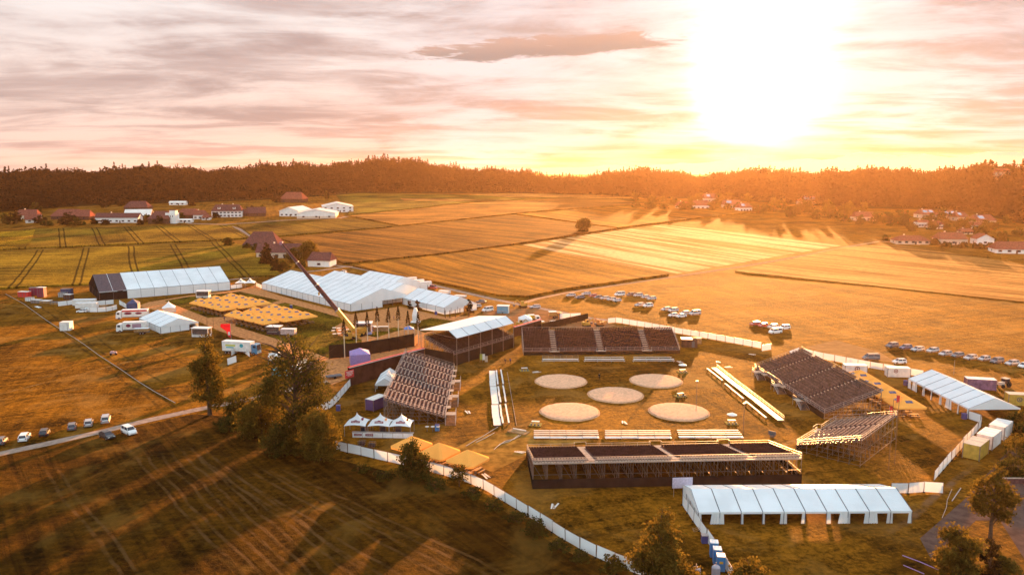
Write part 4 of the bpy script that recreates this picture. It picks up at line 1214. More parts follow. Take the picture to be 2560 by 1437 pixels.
def car(kind, colour):
    key = (kind, colour)
    if key in CARP: return CARP[key]
    L, hw, belt, roof, hood, ws, rr, boot = CARK[kind]; x0, x1 = -L / 2, L / 2
    root = thing('parked_car', '', 'car')
    m = MB()
    # lower body as stations front (x1) to rear (x0): (x, half width, z bottom, z top)
    st = [(x1, hw * .80, .38, .62), (x1 - .12, hw * .92, .24, .72), (x1 - .5, hw, .20, belt - .10), (x1 - hood, hw, .20, belt), (0, hw, .20, belt), (x0 + .5, hw, .20, boot), (x0 + .1, hw * .94, .25, boot - .04), (x0, hw * .86, .36, boot - .2)]
    ring = [[(x, -w, (zb + zt) / 2), (x, -w * .96, zb), (x, w * .96, zb), (x, w, (zb + zt) / 2), (x, w * .90, zt), (x, -w * .90, zt)] for x, w, zb, zt in st]
    for a, b in zip(ring, ring[1:]):
        for k in range(6): j = (k + 1) % 6; m.face([a[k], a[j], b[j], b[k]])
    m.face(ring[0]); m.face(ring[-1][::-1])
    # roof and pillars
    xr1, xr0 = x1 - hood - ws, x0 + rr + .05
    rw = hw * .72
    m.box(((xr1 + xr0) / 2, 0, roof - .03), (xr1 - xr0 + .08, rw * 2 + .06, .07))
    xb1, xb0 = x1 - hood + .02, x0 + .12
    for s in (-1, 1):
        m.tube((xb1 - .05, s * hw * .88, belt - .03), (xr1, s * rw, roof - .04), .045, n=4)
        m.tube((xb0 + .03, s * hw * .88, boot - .03), (xr0, s * rw, roof - .04), .07, n=4)
        m.tube(((xb1 + xb0) / 2 - .1, s * hw * .90, belt - .03), ((xr1 + xr0) / 2, s * (rw + .01), roof - .04), .045, n=4)
        m.box((xb1 - .25, s * (hw + .07), belt + .05), (.12, .16, .12))
    add('body', m, [PA[colour]], root)
    g = MB(); bw, tw = hw * .87, rw - .02
    b = [(xb1 - .08, -bw, belt - .02), (xb1 - .08, bw, belt - .02), (xb0 + .05, bw, boot - .03), (xb0 + .05, -bw, boot - .03)]
    t = [(xr1 - .02, -tw, roof - .05), (xr1 - .02, tw, roof - .05), (xr0 + .02, tw, roof - .05), (xr0 + .02, -tw, roof - .05)]
    for k in range(4): j = (k + 1) % 4; g.face([b[k], b[j], t[j], t[k]])
    g.face(t)
    add('windows', g, [GLASS], root)
    for sx in (x1 - .78, x0 + .78):
        for s in (-1, 1):
            w = add('wheel', MB().tube((0, -.1, 0), (0, .1, 0), .32, n=12), [RUBBER], root, (sx, s * (hw - .07), .32))
            add('rim', MB().tube((0, s * .09, 0), (0, s * .115, 0), .2, n=8), [STEEL], w)
    for s in (-1, 1):
        add('headlight', MB().box((0, 0, 0), (.12, .34, .15)), [LAMP], root, (x1 - .07, s * hw * .62, .63))
        add('tail_light', MB().box((0, 0, 0), (.1, .2, .26)), [TAIL], root, (x0 + .05, s * hw * .74, boot - .2))
    CARP[key] = Proto(root); return CARP[key]


def park(label, px, py, deg, kind, colour, group=None):
    p = P(px, py); o = car(kind, colour).put((p.x, p.y, p.z + .01), R(deg + rnd.uniform(-5, 5)), label)
    if group: o['group'] = group
    return o


NTH = ['first', 'second', 'third', 'fourth', 'fifth', 'sixth', 'seventh', 'eighth', 'ninth', 'tenth', 'eleventh', 'twelfth']
# row above the gravel road, tails to the road
for i, (x, y, k, c, t) in enumerate([(4, 1108, 'hatch', 'grey', 'dark grey hatchback cut by the left edge, by the gravel road'), (62, 1098, 'wagon', 'white', 'white car above the gravel road, second from the left edge'),
                                     (112, 1087, 'hatch', 'black', 'black hatchback above the gravel road between white and grey cars'), (181, 1072, 'hatch', 'grey', 'dark grey car above the gravel road, leftmost of the close three'),
                                     (222, 1063, 'hatch', 'silver', 'silver hatchback above the gravel road, middle of the close three'), (265, 1054, 'suv', 'silver', 'light suv above the gravel road, rightmost of its row')]):
    park(t, x, y, 112, k, c, 'cars parked above the gravel road')
park('dark saloon car below the gravel road, beside the white one', 268, 1094, -38, 'saloon', 'black', 'cars parked below the gravel road')
park('white estate car below the gravel road', 323, 1083, -38, 'suv', 'white', 'cars parked below the gravel road')
rowA = [(1427, 741, 'wagon', 'silver'), (1449, 746, 'wagon', 'grey'), (1465, 737, 'wagon', 'silver'), (1483, 742, 'hatch', 'red'), (1495, 746, 'hatch', 'grey'), (1512, 748, 'wagon', 'silver'), (1529, 751, 'wagon', 'silver'), (1542, 754, 'hatch', 'silver')]
for i, (x, y, k, c) in enumerate(rowA):
    park('%s car, %s from the left in the farthest parked row' % ({'silver': 'silver', 'grey': 'dark grey', 'red': 'red'}[c], NTH[i]), x, y, 205, k, c, 'cars on the meadow, farthest row')
park('white van alone between two rows of parked cars on the meadow', 1549, 739, 200, 'van', 'white')
for i, (x, y, k, c) in enumerate([(1577, 740, 'suv', 'brown'), (1595, 741, 'suv', 'silver'), (1613, 745, 'hatch', 'silver'), (1629, 749, 'wagon', 'silver')]):
    park('%s car, %s of the four right of the lone white van' % ({'brown': 'brown', 'silver': 'silver'}[c], NTH[i]), x, y, 205, k, c, 'four parked cars right of the lone van')
park('silver car, left one of the pair in the middle of the meadow', 1599, 765, 205, 'wagon', 'silver')
park('white car, right one of the pair in the middle of the meadow', 1620, 767, 205, 'suv', 'white')
for i, (x, y, k, c, t) in enumerate([(1665, 776, 'wagon', 'silver', 'silver car at the left end of the cluster of six'), (1683, 779, 'suv', 'silver', 'silver suv behind the cluster of six cars'), (1683, 791, 'hatch', 'white', 'white hatchback nearest in the cluster of six cars'),
                                     (1703, 793, 'saloon', 'white', 'white low car beside the nearest in the cluster of six'), (1712, 786, 'wagon', 'silver', 'silver estate in the middle of the cluster of six'), (1737, 787, 'van', 'silver', 'silver van at the right end of the cluster of six')]):
    park(t, x, y, 205, k, c, 'cluster of six cars on the meadow')
for i, (x, y, k, c, t) in enumerate([(1888, 813, 'wagon', 'red', 'red car, leftmost of the five in the middle right meadow'), (1908, 817, 'hatch', 'red', 'red hatchback, second of the five in the middle right meadow'), (1932, 820, 'wagon', 'silver', 'silver car behind the white van on the meadow'),
                                     (1961, 823, 'suv', 'white', 'white suv, rightmost of the five on the meadow'), (1938, 833, 'van', 'white', 'white van standing nearest among the five on the meadow')]):
    park(t, x, y, 205, k, c, 'five vehicles in the middle right meadow')
rowB = [(2230, 868, 'suv', 'grey'), (2264, 872, 'wagon', 'blue'), (2294, 877, 'wagon', 'silver'), (2331, 880, 'wagon', 'silver'), (2363, 888, 'wagon', 'silver'), (2393, 892, 'wagon', 'grey'), (2426, 898, 'wagon', 'silver'), (2460, 901, 'hatch', 'silver'), (2492, 907, 'suv', 'grey'), (2530, 912, 'wagon', 'silver')]
for i, (x, y, k, c) in enumerate(rowB):
    park('%s car, %s from the left in the long right row' % ({'grey': 'dark grey', 'blue': 'dark blue', 'silver': 'silver'}[c], NTH[i]), x, y, 203, k, c, 'long row of cars on the right meadow')
park('white car at the right picture edge ending the long row', 2560, 918, 203, 'hatch', 'white')
park('dark boxy van just outside the right fence', 2177, 899, 185, 'van', 'grey')
park('white hatchback behind the small container with the round emblem', 2248, 908, 185, 'hatch', 'white')
park('silver estate car left of the blue and white container by the diggers', 1338, 770, 190, 'wagon', 'silver')
park('dark grey car on the light yard near the diggers', 1412, 806, 25, 'wagon', 'grey')
park('white car on the light yard near the diggers', 1388, 811, 25, 'wagon', 'white')
park('white pickup like van beside the side marquee', 1219, 778, 215, 'van', 'white')
park('dark car behind the right end of the side marquee', 1203, 757, 160, 'wagon', 'grey')
park('white car under the small fir by the side marquee', 1192, 768, 190, 'hatch', 'silver')
park('white small car in front of the curved white screen', 205, 781, 190, 'hatch', 'white')
park('red van at the end of the trailers behind the joined halls', 1082, 722, -25, 'van', 'red')
park('pale car parked left of the rear hall on the lane', 858, 682, 170, 'hatch', 'white')


# ------------------------------------------------------------------ lorries, trailers, containers
def lorry(label, px, py, deg, L, w, h, cabm, boxm, decor=None, name='lorry', cab=True, world=None):
    p = P(px, py); root = thing(name, label, 'truck', p, R(deg))
    cl = 2.0 if cab else 0
    add('box_body', MB().box((-cl / 2 - .1, 0, 1.05 + (h - 1.05) / 2), (L - cl - .2, w, h - 1.05)), [boxm], root)
    add('box_roof', MB().box((-cl / 2 - .1, 0, h + .03), (L - cl - .1, w + .06, .06)), [ROOFW], root)
    add('chassis', MB().box((0, 0, .82), (L - .2, w * .5, .3)), [SEAM], root)
    if cab:
        m = MB(); x1 = L / 2; x0 = L / 2 - cl; hh = h * .86
        pr = [(x0, .5), (x1, .5), (x1, 1.5), (x1 - .25, hh - .15), (x1 - .6, hh), (x0, hh)]
        lo = [(x, -w / 2 + .05, z) for x, z in pr]; hi = [(x, w / 2 - .05, z) for x, z in pr]
        m.face(lo); m.face(hi[::-1])
        for k in range(6): j = (k + 1) % 6; m.face([lo[k], lo[j], hi[j], hi[k]])
        c = add('cab', m, [cabm], root)
        g = MB(); g.face([(x1 + .03, -w / 2 + .2, 1.5), (x1 + .03, w / 2 - .2, 1.5), (x1 - .21, w / 2 - .25, hh - .25), (x1 - .21, -w / 2 + .25, hh - .25)])
        add('windscreen', g, [GLASS], c)
        for s in (-1, 1):
            add('side_window', MB().box((x1 - .95, s * (w / 2 - .04), hh - .75), (.9, .05, .7)), [GLASS], c)
            add('headlight', MB().box((x1 + .02, s * w * .36, .78), (.06, .35, .2)), [LAMP], c)
    for sx in ((L / 2 - 1.2, -L / 2 + 1.1, -L / 2 + 2.2) if L > 6 and cab else (-L / 2 + L * .42, -L / 2 + L * .6)):
        for s in (-1, 1):
            wh = add('wheel', MB().tube((0, -.14, 0), (0, .14, 0), .45, n=12), [RUBBER], root, (sx, s * (w / 2 - .15), .45))
            add('rim', MB().tube((0, s * .13, 0), (0, s * .16, 0), .25, n=8), [STEEL], wh)
    if decor:
        for (fx, fz, fw, fh, mm, kind) in decor:
            for s in (-1, 1):
                b = MB(); x = -cl / 2 - .1 + (L - cl) * fx; z = 1.05 + (h - 1.05) * fz; y = s * (w / 2 + .012)
                if kind == 'bar': b.box((x, y, z), (fw, .02, fh))
                else:
                    n = 16; b.face([(x + fw / 2 * math.cos(6.283 * k / n), y, z + fh / 2 * math.sin(6.283 * k / n)) for k in range(n)])
                add('side_print', b, [mm], root)
    return root


lorry('white lorry with a red band beside the small marquee', 332, 797, 191, 11.5, 2.5, 3.7, PA['white'], CONTW, [(0, .86, 9.0, .55, RED, 'bar'), (-.15, .5, 2.4, .9, BURG, 'disc'), (.25, .52, 2.8, 1.0, BURG, 'disc')])
lorry('white lorry with pictured sides nearest the small marquee', 331, 829, 191, 10.0, 2.5, 3.6, PA['white'], CONTW, [(-.1, .5, 3.0, 1.5, mat('mauve print', (.35, .2, .25), .5), 'bar'), (.25, .55, 1.6, 1.2, BURG, 'disc')])
lorry('low trailer with crates in front of the nearest white lorry', 356, 835, 8, 5.0, 2.0, 2.1, PA['grey'], PALLET, None, 'trailer', False)
lorry('blue cab lorry with a white box and a teal emblem behind the birch', 605, 884, -12, 12.0, 2.6, 4.0, mat('blue cab paint', (.06, .20, .34), .35, coat=.3), CONTW, [(.18, .62, 1.3, 1.2, TEAL, 'disc'), (-.2, .6, 3.4, .5, mat('yellow green print', (.5, .5, .08), .5), 'bar'), (-.22, .38, 2.6, .35, TEAL, 'bar')])
for i, (x, y) in enumerate([(1022, 711), (1040, 717), (1058, 722)]):
    lorry('white box trailer behind the rear hall, %s from the left' % NTH[i], x, y, 200, 8.0, 2.5, 3.5, PA['white'], CONTW, None, 'trailer', False)['group'] = 'white box trailers behind the halls'
lorry('white box trailer behind the black marquee bays, rear one', 213, 768, 8, 9.0, 2.5, 3.4, PA['white'], CONTW, None, 'trailer', False)
lorry('white box trailer behind the curved white screen, front one', 219, 775, 8, 8.5, 2.5, 3.1, PA['white'], CONTW, None, 'trailer', False)
lorry('low grey lorry trailer by the side marquee lane', 1112, 738, -30, 5.5, 2.2, 2.2, PA['grey'], CONTW, None, 'trailer', False)
lorry('small pale trailer on the lane right of the grey one', 1152, 747, -25, 5.5, 2.0, 1.6, PA['grey'], CONTW, None, 'trailer', False)
lorry('grey mottled trailer on the lawn right of the parasols', 723, 842, -6, 5.2, 2.2, 2.9, PA['grey'], mat('mottled canvas', (.40, .30, .28), .7, .3, 2), None, 'trailer', False)


def kiosk(label, px, py, deg, L, w, h, bodym, roofm=None, name='sales_trailer', cat='kiosk', opening=True):
    p = P(px, py); root = thing(name, label, cat, p, R(deg))
    m = MB(); m.box((0, 0, .65), (L, w, .9)); m.box((0, 0, h - .2), (L, w, .25))
    for sx in (-1, 1):
        for sy in (-1, 1): m.box((sx * (L / 2 - .08), sy * (w / 2 - .08), h / 2 + .2), (.14, .14, h - .4))
    if not opening: m.box((0, 0, h / 2 + .3), (L - .1, w - .1, h - .6))
    add('body', m, [bodym], root)
    add('roof', MB().box((0, 0, h), (L + .4, w + .4, .14)), [roofm or ROOFW], root)
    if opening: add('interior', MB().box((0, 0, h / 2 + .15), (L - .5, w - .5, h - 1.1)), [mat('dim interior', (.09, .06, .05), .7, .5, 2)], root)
    add('counter', MB().box((0, -w / 2 - .2, 1.12), (L * .8, .4, .06)), [ALU], root)
    for s in (-1, 1): add('wheel', MB().tube((0, s * (w / 2 - .2), .33), (0, s * (w / 2), .33), .33, n=10), [RUBBER], root)
    return root


kiosk('white roofed service trailer beside the open end of the small marquee', 505, 842, -8, 6.0, 2.6, 3.3, CONTW)
kiosk('dark sales hut with a white roof below the near parasol block', 687, 835, -8, 4.6, 3.0, 2.9, mat('dark hut boards', (.05, .035, .05), .7))
kiosk('white framed bar with a blue counter among the tall poles', 911, 835, 5, 5.4, 3.6, 4.2, mat('blue white frame', (.30, .34, .55), .5))
kiosk('glassy white kiosk in front of the long marquee', 509, 744, 3, 5.6, 3.0, 3.2, CONTW)
kiosk('blue and white box container right of the side marquee', 1258, 783, -10, 4.6, 2.6, 3.2, mat('pale blue panels', (.12, .33, .45), .5), None, 'office_container', 'container', False)


def container(label, px, py, deg, L, w, h, body, top=None, emblem=None, ribs=True, group=None, name='container', face2=None):
    p = P(px, py); root = thing(name, label, 'container', p, R(deg), group)
    m = MB(); m.box((0, 0, h / 2 + .1), (L, w, h - .1))
    if ribs:
        n = int(L / .55)
        for k in range(n + 1):
            for s in (-1, 1): m.box((-L / 2 + .1 + k * (L - .2) / n, s * (w / 2 + .015), h / 2 + .1), (.12, .03, h - .4))
    add('body', m, [body], root)
    t = MB(); t.box((0, 0, h + .09), (L + .04, w + .04, .08))
    for k in range(3): t.box((-L / 2 + L * (k + .5) / 3, 0, h + .145), (.08, w, .03))
    add('top_panel', t, [top or CONTW], root)
    d = MB(); d.box((-L / 2 - .02, 0, h / 2 + .1), (.04, w - .3, h - .3)); 
    for yy in (-.5, .5): d.tube((-L / 2 - .06, yy, .3), (-L / 2 - .06, yy, h - .1), .03, n=4)
    add('door', d, [face2 or body], root)
    for sx in (-1, 1):
        for sy in (-1, 1): add('corner_post', MB().box((sx * (L / 2), sy * (w / 2), h / 2 + .05), (.14, .14, h + .1)), [STEEL], root)
    if emblem:
        ex, ez, r_, m1, m2 = emblem; b = MB(); n = 20; y = -w / 2 - .05
        for k in range(n):
            a, c = 6.2832 * k / n, 6.2832 * (k + 1) / n
            b.face([(ex + r_ * math.cos(a), y, ez + r_ * math.sin(a)), (ex + r_ * math.cos(c), y, ez + r_ * math.sin(c)), (ex + r_ * .68 * math.cos(c), y, ez + r_ * .68 * math.sin(c)), (ex + r_ * .68 * math.cos(a), y, ez + r_ * .68 * math.sin(a))])
        b.box((ex, y, ez), (r_ * .7, .02, r_ * .35)); b.box((ex, y, ez), (r_ * .3, .022, r_ * .9))
        add('emblem', b, [m1], root)
    return root


EM = (0.3, 1.75, .72, mat('brown emblem print', (.22, .06, .05), .5), None)
container('small white container with a round brown emblem behind the right grandstand', 2136, 934, -6, 6.0, 2.5, 2.6, CONTW, None, EM)
container('small white container with a round emblem left of the right marquee', 2243, 941, -7, 6.0, 2.5, 2.6, CONTW, None, (-.9, 1.9, .55, EM[3], None))
container('purple and white container beside the ridge of the right marquee', 2449, 972, -14, 7.0, 2.6, 2.8, mat('violet print', (.17, .10, .17), .5, .4, .8))
container('yellow container with a round black emblem on the right edge', 2552, 1012, -12, 6.6, 2.6, 2.8, CONT, PLASTC, (-.9, 1.7, .6, SEAM, None))
# the row of three along the garden
r0 = P(2424, 1150); r1_ = P(2509, 1082); rd = math.degrees(ang(r0, r1_))
for k, (t, b_, tp) in enumerate([('nearest container of the row by the mauve gravel, yellow with a stained top', CONT, PLASTC), ('middle container of the row by the mauve gravel, white topped', CONTW, CONTW), ('farthest container of the row by the mauve gravel, white topped', CONTW, CONTW)]):
    q = r0.lerp(r1_, (k + .42) / 2.75); x, y = proj(q)
    container(t, x, y, rd, 6.0, 3.0, 2.9 if k else 3.0, b_, tp, None, k > 0, 'containers along the mauve gravel', face2=b_)
container('violet container under the back corner of the plank grandstand', 941, 1020, 60, 5.0, 2.5, 2.7, mat('violet steel', (.13, .07, .18), .5))

# white cube on the left field
r = thing('storage_box', 'pale cube shaped box alone on the left meadow', 'box', P(167, 825), R(8))
add('body', MB().box((0, 0, 1.55), (3.4, 3.2, 2.9)), [CONTW], r)
add('lid', MB().box((0, 0, 3.07), (3.5, 3.3, .12)), [WHITEP], r)
add('door_seam', MB().box((.9, -1.62, 1.5), (.08, .05, 2.6)), [SEAM], r)

# ------------------------------------------------------------------ pavilions


def pagoda(label, px, py, deg, s, he, ha, m, name='pagoda_tent', parts_only=None, walls=(), group=None, conc=1.7, wallm=None, patch=False):
    p = P(px, py); root = thing(name, label, 'tent', p, R(deg), group)
    r_ = MB(); n = 7; prev = None
    def ringp(t):
        k = (1 - t) ** conc if conc > 1 else (1 - t); h = s / 2 * max(k, .012); z = he + (ha - he) * t
        pts = []
        for a, b in (((-1, -1), (1, -1)), ((1, -1), (1, 1)), ((1, 1), (-1, 1)), ((-1, 1), (-1, -1))):
            for q in range(4):
                f = q / 4; x = a[0] + (b[0] - a[0]) * f; y = a[1] + (b[1] - a[1]) * f
                sag = 1 - .06 * math.sin(math.pi * f) * (1 - t)
                pts.append((x * h * sag, y * h * sag, z + (.22 * math.sin(math.pi * f) * (1 - t) ** 3 if conc > 1 else 0)))
        return pts
    for i in range(n + 1):
        c = ringp(i / n)
        if prev:
            for k in range(16): j = (k + 1) % 16; r_.face([prev[k], prev[j], c[j], c[k]])
        prev = c
    r_.face(prev)
    add('canopy', r_, [m], root)
    if patch:
        for (x, y) in ((0, -1), (1, 0)):
            hp = s / 2 * (1 - .42) ** conc; z = he + (ha - he) * .42 + .05
            add('clear_window', MB().box((x * (hp + .05), y * (hp + .05), z), (.9 if y else .1, .9 if x else .1, .7)), [PATCH], root)
    for x in (-1, 1):
        for y in (-1, 1): add('leg', MB().tube((x * (s / 2 - .08), y * (s / 2 - .08), 0), (x * (s / 2 - .08), y * (s / 2 - .08), he), .05, n=5), [ALU], root)
    for w in walls:
        b = MB()
        if w in 'sn': b.box((0, (-1 if w == 's' else 1) * (s / 2 - .06), he / 2), (s - .15, .04, he - .05))
        else: b.box(((-1 if w == 'w' else 1) * (s / 2 - .06), 0, he / 2), (.04, s - .15, he - .05))
        add('wall', b, [wallm or m], root)
    return root


pagoda('dark blue pop up pavilion left of the red striped lorry', 334, 773, 12, 4.4, 2.7, 4.4, NAVY, 'pavilion', walls='swen', conc=1.0)
pagoda('violet walled pavilion at the head of the red topped wall', 900, 906, 14, 6.0, 3.0, 4.5, PURP, 'pavilion', walls='swen', conc=1.0)
pagoda('white pop up pavilion beside the diggers', 1313, 811, 8, 4.8, 2.4, 3.8, WHITE, 'pavilion', walls='swen', conc=1.0)
pagoda('small blue pop up canopy behind the black screen', 1023, 838, 10, 3.6, 2.4, 3.4, mat('bright blue cloth', (.05, .16, .42), .6), 'pavilion', conc=1.0)
pagoda('white pointed tent between the long marquee and the halls, left', 603, 718, 10, 5.0, 2.3, 4.6, WHITE, walls='', patch=True, group='white pointed tents between the marquees')
pagoda('white pointed tent between the long marquee and the halls, right', 626, 718, 10, 5.2, 2.3, 4.8, WHITE, walls='', patch=True, group='white pointed tents between the marquees')
pagoda('white tent peak with red print behind the small marquee', 423, 783, 20, 5.0, 2.4, 5.0, WHITE, walls='n', conc=1.4)
bar_mat = mat('bar front', (.72, .74, .74), .5)
for i, (x, y, t) in enumerate([(894, 1082, 'left'), (952, 1083, 'middle'), (1005, 1084, 'right')]):
    pt = pagoda('white pointed beer tent with a burgundy name plate, %s one of three' % t, x, y, -3, 4.7, 2.35, 4.7, ROOFW, group='pointed beer tents with name plates', walls='')
    # name plate on the sloping front
    zc = 3.02; yy = -4.7 / 2 * (1 - (zc - 2.35) / 2.35) ** 1.7 - .14
    e = bpy.data.objects.new('name_plate', MB().prism([(-.95, -.26), (.95, -.26), (.95, .20), (.35, .27), (.22, .42), (-.22, .42), (-.35, .27), (-.95, .20)], 0, .03).mesh('name_plate', [BURG]))
    COL.objects.link(e); e.parent = pt; e.location = (0, yy, zc); e.rotation_euler = (R(48), 0, 0)
    tx = add('lettering', text_mesh('RAMSEIER', .36, WHITEP), parent=e, loc=(0, -.03, .045))
    b = MB(); b.face([(0, 0, 0), (.42, .08, 0), (.36, .6, 0), (.12, .75, 0), (-.18, .42, 0)])
    em = add('printed_mark', b, [BURG if i != 1 else mat('orange print', (.7, .3, .12), .5)], pt); em.location = (1.15, -1.05, 3.35); em.rotation_euler = (R(42), R(30), 0)
    # counter under each tent
bp = P(951, 1094)
r = thing('bar_counter', 'long white bar counter with burgundy plates under the pointed beer tents', 'counter', bp, R(-3))
for k in range(6):
    x = -6.0 + k * 2.2 + 1.0
    add('front_panel', MB().box((x, 0, .55), (2.12, .06, 1.05)), [bar_mat], r)
add('counter_top', MB().box((.5, .35, 1.12), (13.4, .8, .06)), [ALU], r)
for x in (-4.9, -2.4):
    e = add('name_plate', MB().box((0, -.05, .62), (1.7, .03, .5)), [BURG], r, (x, 0, 0))
    tx = add('lettering', text_mesh('RAMSEIER', .32, WHITEP), parent=e, loc=(0, -.08, .62)); tx.rotation_euler = (R(90), 0, 0)
for k, (dx, dy) in enumerate([(-4, 2.2), (0.2, 2.4), (3.6, 2.0)]):
    q = P(951, 1094) + Vector((dx, dy, 0)); rr_ = thing('drinks_fridge', 'dark drinks cooler under a pointed beer tent', 'fridge', q, 0, 'drinks coolers under the beer tents')
    add('cabinet', MB().box((0, 0, .95), (1.3, .8, 1.9)), [mat('cooler brown', (.16, .09, .06), .5)], rr_); add('door', MB().box((0, -.42, .95), (1.1, .04, 1.6)), [GLASS], rr_)

# ------------------------------------------------------------------ big yellow parasols


def parasol_proto(s, patch):
    root = thing('square_parasol', '', 'parasol')
    c = s / 2; k = c * .80; he, ha = 2.7, 4.6
    oc = [(-c, -k), (-k, -c), (k, -c), (c, -k), (c, k), (k, c), (-k, c), (-c, k)]
    m = MB()
    for i in range(8):
        a, b = oc[i], oc[(i + 1) % 8]
        m.face([(a[0], a[1], he), (b[0], b[1], he), (b[0] * .02, b[1] * .02, ha), (a[0] * .02, a[1] * .02, ha)])
        m.face([(a[0], a[1], he - .32), (b[0], b[1], he - .32), (b[0], b[1], he), (a[0], a[1], he)])
    m.face([(x * .02, y * .02, ha) for x, y in oc])
    cn = add('canopy', m, [YEL], root)
    if patch:
        for sx, sy in ((0, -1), (1, 0)):
            b = MB(); t0, t1, w = .42, .62, s * .11
            def pt(t, o): return (sx * c * t + (0 if sx else o), sy * c * t + (0 if sy else o), ha - (ha - he) * t + .06)
            b.face([pt(t0, -w), pt(t0, w), pt(t1, w), pt(t1, -w)])
            add('window_patch', b, [PATCH], cn)
    add('mast', MB().tube((0, 0, 0), (0, 0, ha), .09, n=6), [SEAM], root)
    r = MB()
    for i in range(0, 8): r.tube((0, 0, ha - .5), (oc[i][0] * .98, oc[i][1] * .98, he - .04), .025, n=3)
    add('ribs', r, [SEAM], root)
    add('foot', MB().box((0, 0, .08), (1.0, 1.0, .16)), [STEEL], root)
    return Proto(root)


def furniture():
    t = thing('beer_table', '', 'table')
    add('table_top', MB().box((0, 0, .76), (2.2, .6, .05)), [WOODB], t)
    for s in (-1, 1): add('leg', MB().box((s * .85, 0, .38), (.05, .5, .74)), [SEAM], t)
    b = thing('beer_bench', '', 'bench')
    add('seat', MB().box((0, 0, .47), (2.2, .32, .05)), [WOODB], b)
    for s in (-1, 1): add('leg', MB().box((s * .85, 0, .23), (.05, .24, .44)), [SEAM], b)
    return Proto(t), Proto(b)


TBL, BNC = furniture()


def parasol_row(where, c0, c1, n, patch=True, gap=.97, tables=2, group=None, sz=None, tgroup=None):
    a, b = P(*c0, 3.2), P(*c1, 3.2); sp = (b - a).length / (n - 1); th = ang(a, b); s = (sz or sp * gap)
    pr = parasol_proto(s, patch)
    for k in range(n):
        q = a.lerp(b, k / (n - 1)); q.z = TZ(q.y)
        pr.put(q, th, 'yellow square parasol, %s of %s' % (NTH[k], where), group or 'yellow parasols of ' + where)
        for j in range(tables):
            o = (j + .5) / tables * s - s / 2
            for (dx, kind) in ((0, TBL), (-.75, BNC), (.75, BNC)):
                for half in (-1, 1):
                    w = q + Vector((math.cos(th) * (o + dx), math.sin(th) * (o + dx), 0)) + Vector((-math.sin(th), math.cos(th), 0)) * (half * s * .24 - .4)
                    kind.put(w, th + math.pi / 2, 'wooden beer %s under the yellow parasols of %s' % ('table' if kind is TBL else 'bench', tgroup or where), 'beer %s under the yellow parasols of %s' % ('tables' if kind is TBL else 'benches', tgroup or where))


for w, a, b in [('the front row in the far left block', (500, 753), (563, 768)), ('the middle row in the far left block', (538, 746), (609, 762)), ('the back row in the far left block', (578, 740), (650, 755)),
                ('the front row in the near left block', (590, 783), (667, 801)), ('the middle row in the near left block', (638, 775), (719, 794)), ('the back row in the near left block', (684, 768), (762, 787))]:
    parasol_row(w, a, b, 4, True, .95, 2, tgroup='the left blocks')
parasol_row('the trio by the nearest fence', (1029, 1106), (1169, 1141), 3, False, .93, 2)
parasol_row('the four behind the right grandstand', (2150, 937), (2262, 1003), 4, True, .94, 2)
# ------------------------------------------------------------------ arena: sawdust rings, benches, judges' tables, people
def ring(label, px, py):
    p = P(px, py); m = MB(); n = 64; g = random.Random(int(px))
    prof = [(7.25, 0.0), (7.0, .08), (6.8, .22), (6.45, .28), (4.0, .30), (2.0, .31)]
    wob = [1 + .010 * math.sin(3 * 6.283 * k / n + px) + .006 * math.sin(7 * 6.283 * k / n + py) + g.uniform(-.012, .012) for k in range(n)]
    rings = [[(r * wob[k] * math.cos(6.2832 * k / n), r * wob[k] * math.sin(6.2832 * k / n), z + (g.uniform(-.02, .02) if z > .1 else 0)) for k in range(n)] for r, z in prof]
    for i, (a, b) in enumerate(zip(rings, rings[1:])):
        for k in range(n): j = (k + 1) % n; m.face([a[k], a[j], b[j], b[k]], 1 if i < 2 else 0)
    m.face(rings[-1])
    o = add('sawdust_ring', m, [SAW, SAWE], loc=p, smooth=True)
    tag(o, label, 'sawdust ring', 'sawdust wrestling rings'); return o


ring('round sawdust ring at the back left of the arena', 1402, 953)
ring('round sawdust ring at the back right of the arena', 1640, 952)
ring('round sawdust ring in the centre of the arena', 1539, 987)
ring('round sawdust ring at the front left of the arena', 1425, 1029)
ring('round sawdust ring at the front right of the arena', 1697, 1029)


def bench_line(label, a, b, width=.32, z=.45, mat_=None, name='arena_bench', nseg=3, back=False, group=None):
    a, b = P(*a), P(*b); L = (b - a).length; root = thing(name, label, 'bench', a, ang(a, b), group)
    for k in range(nseg):
        x0, x1 = L * k / nseg + .04, L * (k + 1) / nseg - .04
        add('plank', MB().box(((x0 + x1) / 2, rnd.uniform(-.06, .06), z), (x1 - x0, width, .06), rz=rnd.uniform(-.006, .006)), [mat_ or WHITEP], root)
    for k in range(nseg + 1):
        add('trestle', MB().box((min(max(L * k / nseg, .3), L - .3), 0, z / 2 - .02), (.08, width * .8, z - .04)), [STEEL], root)
    if back:
        g = MB(); n = nseg * 2
        for hh in (1.0, .55): g.tube((0, width / 2, hh + z), (L, width / 2, hh + z), .03, n=4)
        for k in range(n + 1): g.tube((L * k / n, width / 2, 0), (L * k / n, width / 2, 1.0 + z), .03, n=4)
        add('rail', g, [ALU], root)
    return root


